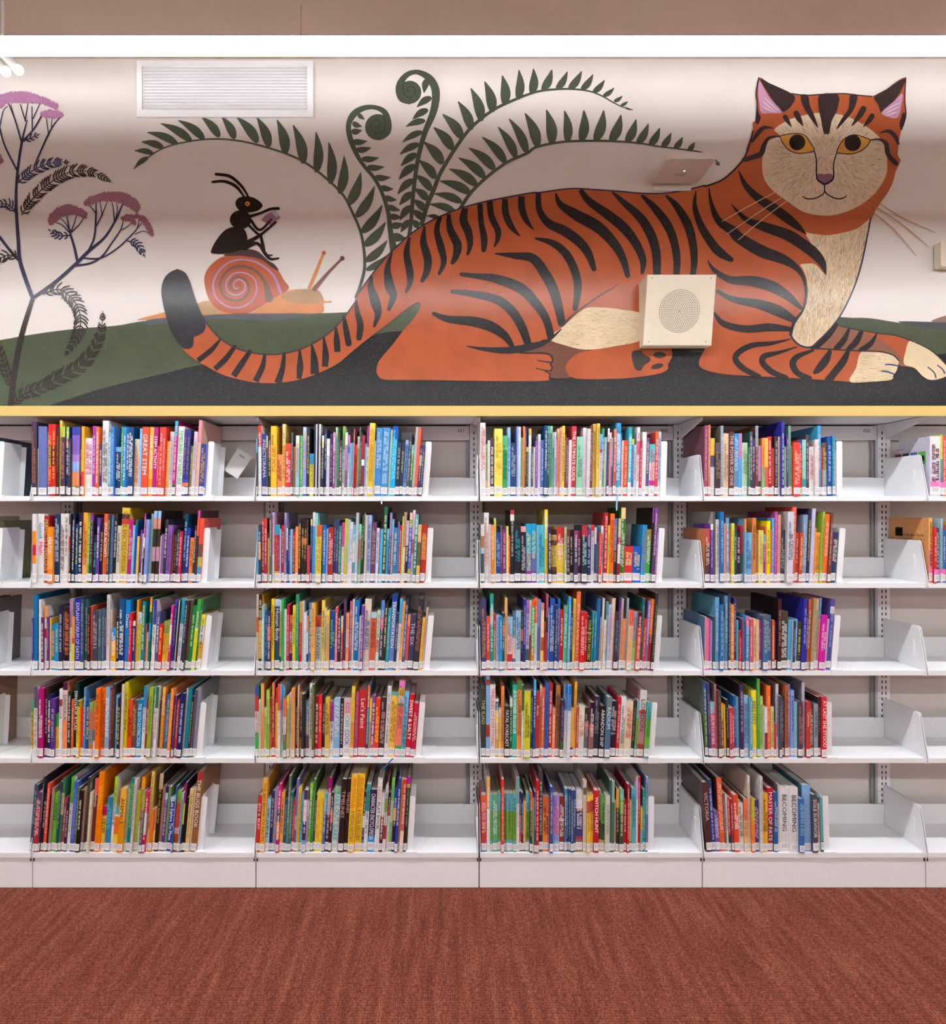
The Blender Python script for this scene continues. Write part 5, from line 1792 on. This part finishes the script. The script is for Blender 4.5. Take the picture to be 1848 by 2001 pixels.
for s in ('7: 868,262 1012,262 1002,380 962,460 942,555 918,565 898,555 878,450 862,370', '7: 722,266 778,266 792,340 830,430 856,518 790,432 740,350', '7: 1103,266 1158,266 1142,350 1090,432 995,532 1040,440 1090,370'):
    m = MB(); fill(m, pts(s), '35292a', 16, True, 3); part('head_stripe', m, cat)
for s in ('7: 688,405,44 710,450,40 740,502,6', '7: 602,432,36 622,465,32 650,508,6', '7: 1205,370,46 1170,430,40 1115,500,6', '7: 1272,425,40 1245,465,36 1205,508,6', '7: 508,518,6 440,515,30 392,560,34 350,620,20', '7: 1332,555,6 1400,542,28 1450,582,34 1474,640,18', '7: 560,582,10 480,592,20 440,650,36 410,720,42 285,762,36', '7: 1255,612,10 1330,606,18 1380,642,36 1395,720,36 1458,792,34'):
    m = MB(); stroke(m, pts(s), '35292a', 16); part('head_stripe', m, cat)
for eye, pc, pr in (('7: 560,580 620,566 700,560 760,580 800,640 826,690 760,710 690,712 620,680 578,622', '7: 695,628', 62), ('7: 998,710 1020,650 1070,592 1140,570 1210,590 1256,614 1220,670 1150,710 1080,718', '7: 1122,632', 64)):
    m = MB(); P = pts(eye); fill(m, P, 'dca04a', 16, True, 3); c = pts(pc)[0]; disc(m, c[0], c[1], pr/3.949*YM/F, '1d1816', 17, 28)
    stroke(m, [(p[0], p[1], .0042) for p in P+P[:1]], '241d1e', 18, 4); part('eye', m, cat)
m = MB(); fill(m, pts('7: 846,880 868,868 905,874 940,868 970,880 966,910 925,948 905,956 872,934 850,908'), '85606a', 16); part('nose', m, cat)
m = MB()
for s in ('7: 824,690,9 842,760,10 846,900,12 880,938,16 905,952,16', '7: 1000,710,9 976,790,10 974,900,12 940,936,16 905,952,16', '7: 905,950,10 905,1000,10 890,1030,10 830,1060,10 770,1062,10 736,1045,8', '7: 905,1000,10 930,1030,10 990,1060,10 1040,1060,10 1072,1042,8'): stroke(m, pts(s), '2a2230', 17)
part('nose_mouth_line', m, cat)
for s in ('7: 535,1008,5 330,1115,7 115,1238,4', '7: 600,1035,5 380,1180,7 155,1335,4', '7: 620,1075,5 430,1220,7 240,1380,4'):
    m = MB(); stroke(m, pts(s), 'dcc2a0', 18); part('whisker', m, cat)
for s in ('7: 1250,1040,5 1480,1195,7 1757,1322,4', '7: 1222,1075,5 1480,1245,7 1700,1425,4', '7: 1192,1095,5 1430,1290,7 1610,1500,4'):
    m = MB(); stroke(m, pts(s), 'b9803f', 18); part('whisker', m, cat)
# ------------------------------------------------------------------ things on the wall
# air vent
vx0, vx1, vz0, vz1 = X_(267, YM-.012), X_(612, YM-.012), Z_(228, YM-.012), Z_(118, YM-.012)
t = empty('air_vent', (0, YM, vz0))
ix0, ix1, iz0, iz1 = X_(277.5, YM-.012), X_(600, YM-.012), Z_(214, YM-.012)-vz0, Z_(129, YM-.012)-vz0
VM = mat('white_grille_enamel', (.84,.84,.85), .4)
q = MB(); y0, y1 = -.013, -.0052; H = vz1-vz0
q.box((vx0, y0, 0), (vx1, y1, iz0)); q.box((vx0, y0, iz1), (vx1, y1, H)); q.box((vx0, y0, iz0), (ix0, y1, iz1)); q.box((ix1, y0, iz0), (vx1, y1, iz1)); q.build('frame', VM, t)
q = MB(); q.box((ix0, -.0056, iz0), (ix1, -.0050, iz1)); q.build('backing', mat('vent_backing', (.74,.74,.75), .6), t)
ns = 14; st = (iz1-iz0)/ns; me = None
for k in range(ns):
    if me is None:
        q = MB(); q.prism([(-.0125, 0), (-.0062, st*.80), (-.0058, st*.80), (-.0118, 0)], ix0+.001, ix1-.001, 'x'); me = q.mesh('slat', VM)
    o = link('slat', me, t, (0, 0, iz0+st*(k+.12)))
for sx in (vx0+.065, vx1-.065):
    for z in (iz0*.45, H-(H-iz1)*.45): q = MB(); q.cyl((sx, -.013, z), (sx, -.0142, z), .004, 10); q.build('screw_head', METAL, t)
tag(t, 'white slatted air vent grille high on the wall above the ferns', 'air vent')
# speaker box with sloping face
YT, YO = YM-.118, YM-.062
x0, x1 = .892, 1.192; zt, zb = Z_(536, YT), Z_(674, YO)
t = empty('wall_speaker', (x0, YM, zb))
W, H = x1-x0, zt-zb
q = MB(); q.prism([(-.0052, 0), (YO-YM, 0), (YT-YM, H), (-.0052, H)], 0, W, 'x'); q.build('cabinet', BEIGE, t, bevel=.002)
def onface(u, v, off=.0008):   # u across, v up the sloping face, 0..1
    y = (YO-YM)+((YT-YM)-(YO-YM))*v; return (u*W, y-off, v*H)
cu, cv = (1329-1262)/134., 1-(607-536)/138.
q = MB(); R = 41/463.
rings = 12
for i in range(1, rings+1):
    r = R*i/rings; n = 6*i if i > 1 else 6
    for k in range(n):
        a = 2*PI*k/n; p = [onface(cu+(r*math.cos(a)+.0021*math.cos(b*PI/3))/W, cv+(r*math.sin(a)+.0021*math.sin(b*PI/3))/H) for b in range(6)]
        q.face(p)
o = q.build('grille_hole', mat('hole_brown', (.05,.04,.03), .8), t); o['kind'] = 'stuff'
SG = mat('screw_grey', (.2,.18,.15), .4)
q = MB(); q.face([onface(cu+.0035*math.cos(b*PI/6)/W, cv+.0035*math.sin(b*PI/6)/H, .0011) for b in range(12)]); q.build('centre_screw', SG, t)
for u, v in ((.07, .95), (.93, .95), (.08, .05), (.92, .05)):
    q = MB(); q.face([onface(u+.003*math.cos(b*PI/4)/W, v+.003*math.sin(b*PI/4)/H) for b in range(8)]); q.build('screw', SG, t)
tag(t, 'beige square wall speaker with round perforated grille over the cat', 'speaker')
# wireless access point on a bracket, seen from below
ya, yb = YM-.035, YM-.235
ax0, ax1 = X_(1303, yb), X_(1400, yb); az = Z_(310, yb)
t = empty('wireless_access_point', (ax0, YM, az)); W = ax1-ax0
q = MB(); q.prism(rounded(0, yb-YM, W, ya-YM, .022, 5), 0, .026, 'z'); q.build('body', TAN, t, bevel=.006)
q = MB(); q.prism(rounded(.02, -.0075, W-.02, -.0052, .001, 2), -.02, .075, 'z'); q.build('wall_plate', TAN, t)
q = MB(); q.box((.02, -.17, .045), (W-.03, -.0075, .050)); q.box((.02, -.172, .045), (W-.03, -.17, .062)); q.box((.02, -.172, .026), (.05, -.15, .046)); q.build('bracket_arm', TAN, t)
q = MB(); q.cyl((W*.52, -.14, .0003), (W*.52, -.14, -.001), .003, 10); q.build('status_light', mat('status_led', (.9,1,.8), .5, emit=(.85,1,.7), es=4), t)
q = MB()
for k, (a, b) in enumerate(((.36, .62), (.36, .58), (.40, .60))):
    x = a*W
    while x < b*W:
        l = random.uniform(.003, .007); y = -.118+.009*k; q.face([(x, y, -.0003), (x, y+.004, -.0003), (x+l, y+.004, -.0003), (x+l, y, -.0003)], rgb('7a6a5c')); x += l+.002
q.build('printed_marking', PRINT, t)
tag(t, 'pale square wireless access point on a wall bracket beside the cat head', 'access point')
# small beige device cut by the right edge of the picture
q = MB(); q.prism(rounded(0, 0, .12, .115, .012, 4), -.045, -.0052, 'y'); o = q.build('wall_device', BEIGE); o.location = (X_(1838, YM-.045), YM, Z_(520, YM-.045))
tag(o, 'small beige wall box cut off by the right picture edge', 'wall device')
# two white spotlight tubes under the ceiling at the left edge
for k, (a, b) in enumerate((((5, 106), (36, 139)), ((-26, 108), (11, 142)))):
    yy = 2.55; p0 = Vector((X_(a[0]-25, yy+.12), yy+.12, ZC-.02)); p1 = Vector((X_(b[0], yy), yy, Z_(b[1]-3, yy)))
    p0 = Vector((X_(a[0], yy+.05), yy+.05, Z_(a[1], yy+.05)))
    t = empty('ceiling_spotlight', p0); d = p1-p0
    q = MB(); q.cyl((0, 0, 0), tuple(d), .020, 18, r1=.019); q.build('lamp_tube', LAMPH, t)
    q = MB(); q.cyl(tuple(d*.985), tuple(d*1.01), .0205, 18); q.build('rim', METAL, t)
    q = MB(); q.cyl((0, 0, 0), (0, 0, ZC-p0.z), .006, 8); q.build('stem', LAMPH, t)
    tag(t, ('white tube spotlight under the ceiling, right of the pair' if k == 0 else 'white tube spotlight under the ceiling, left of the pair, cut by the edge'), 'spotlight', 'tube spotlights')
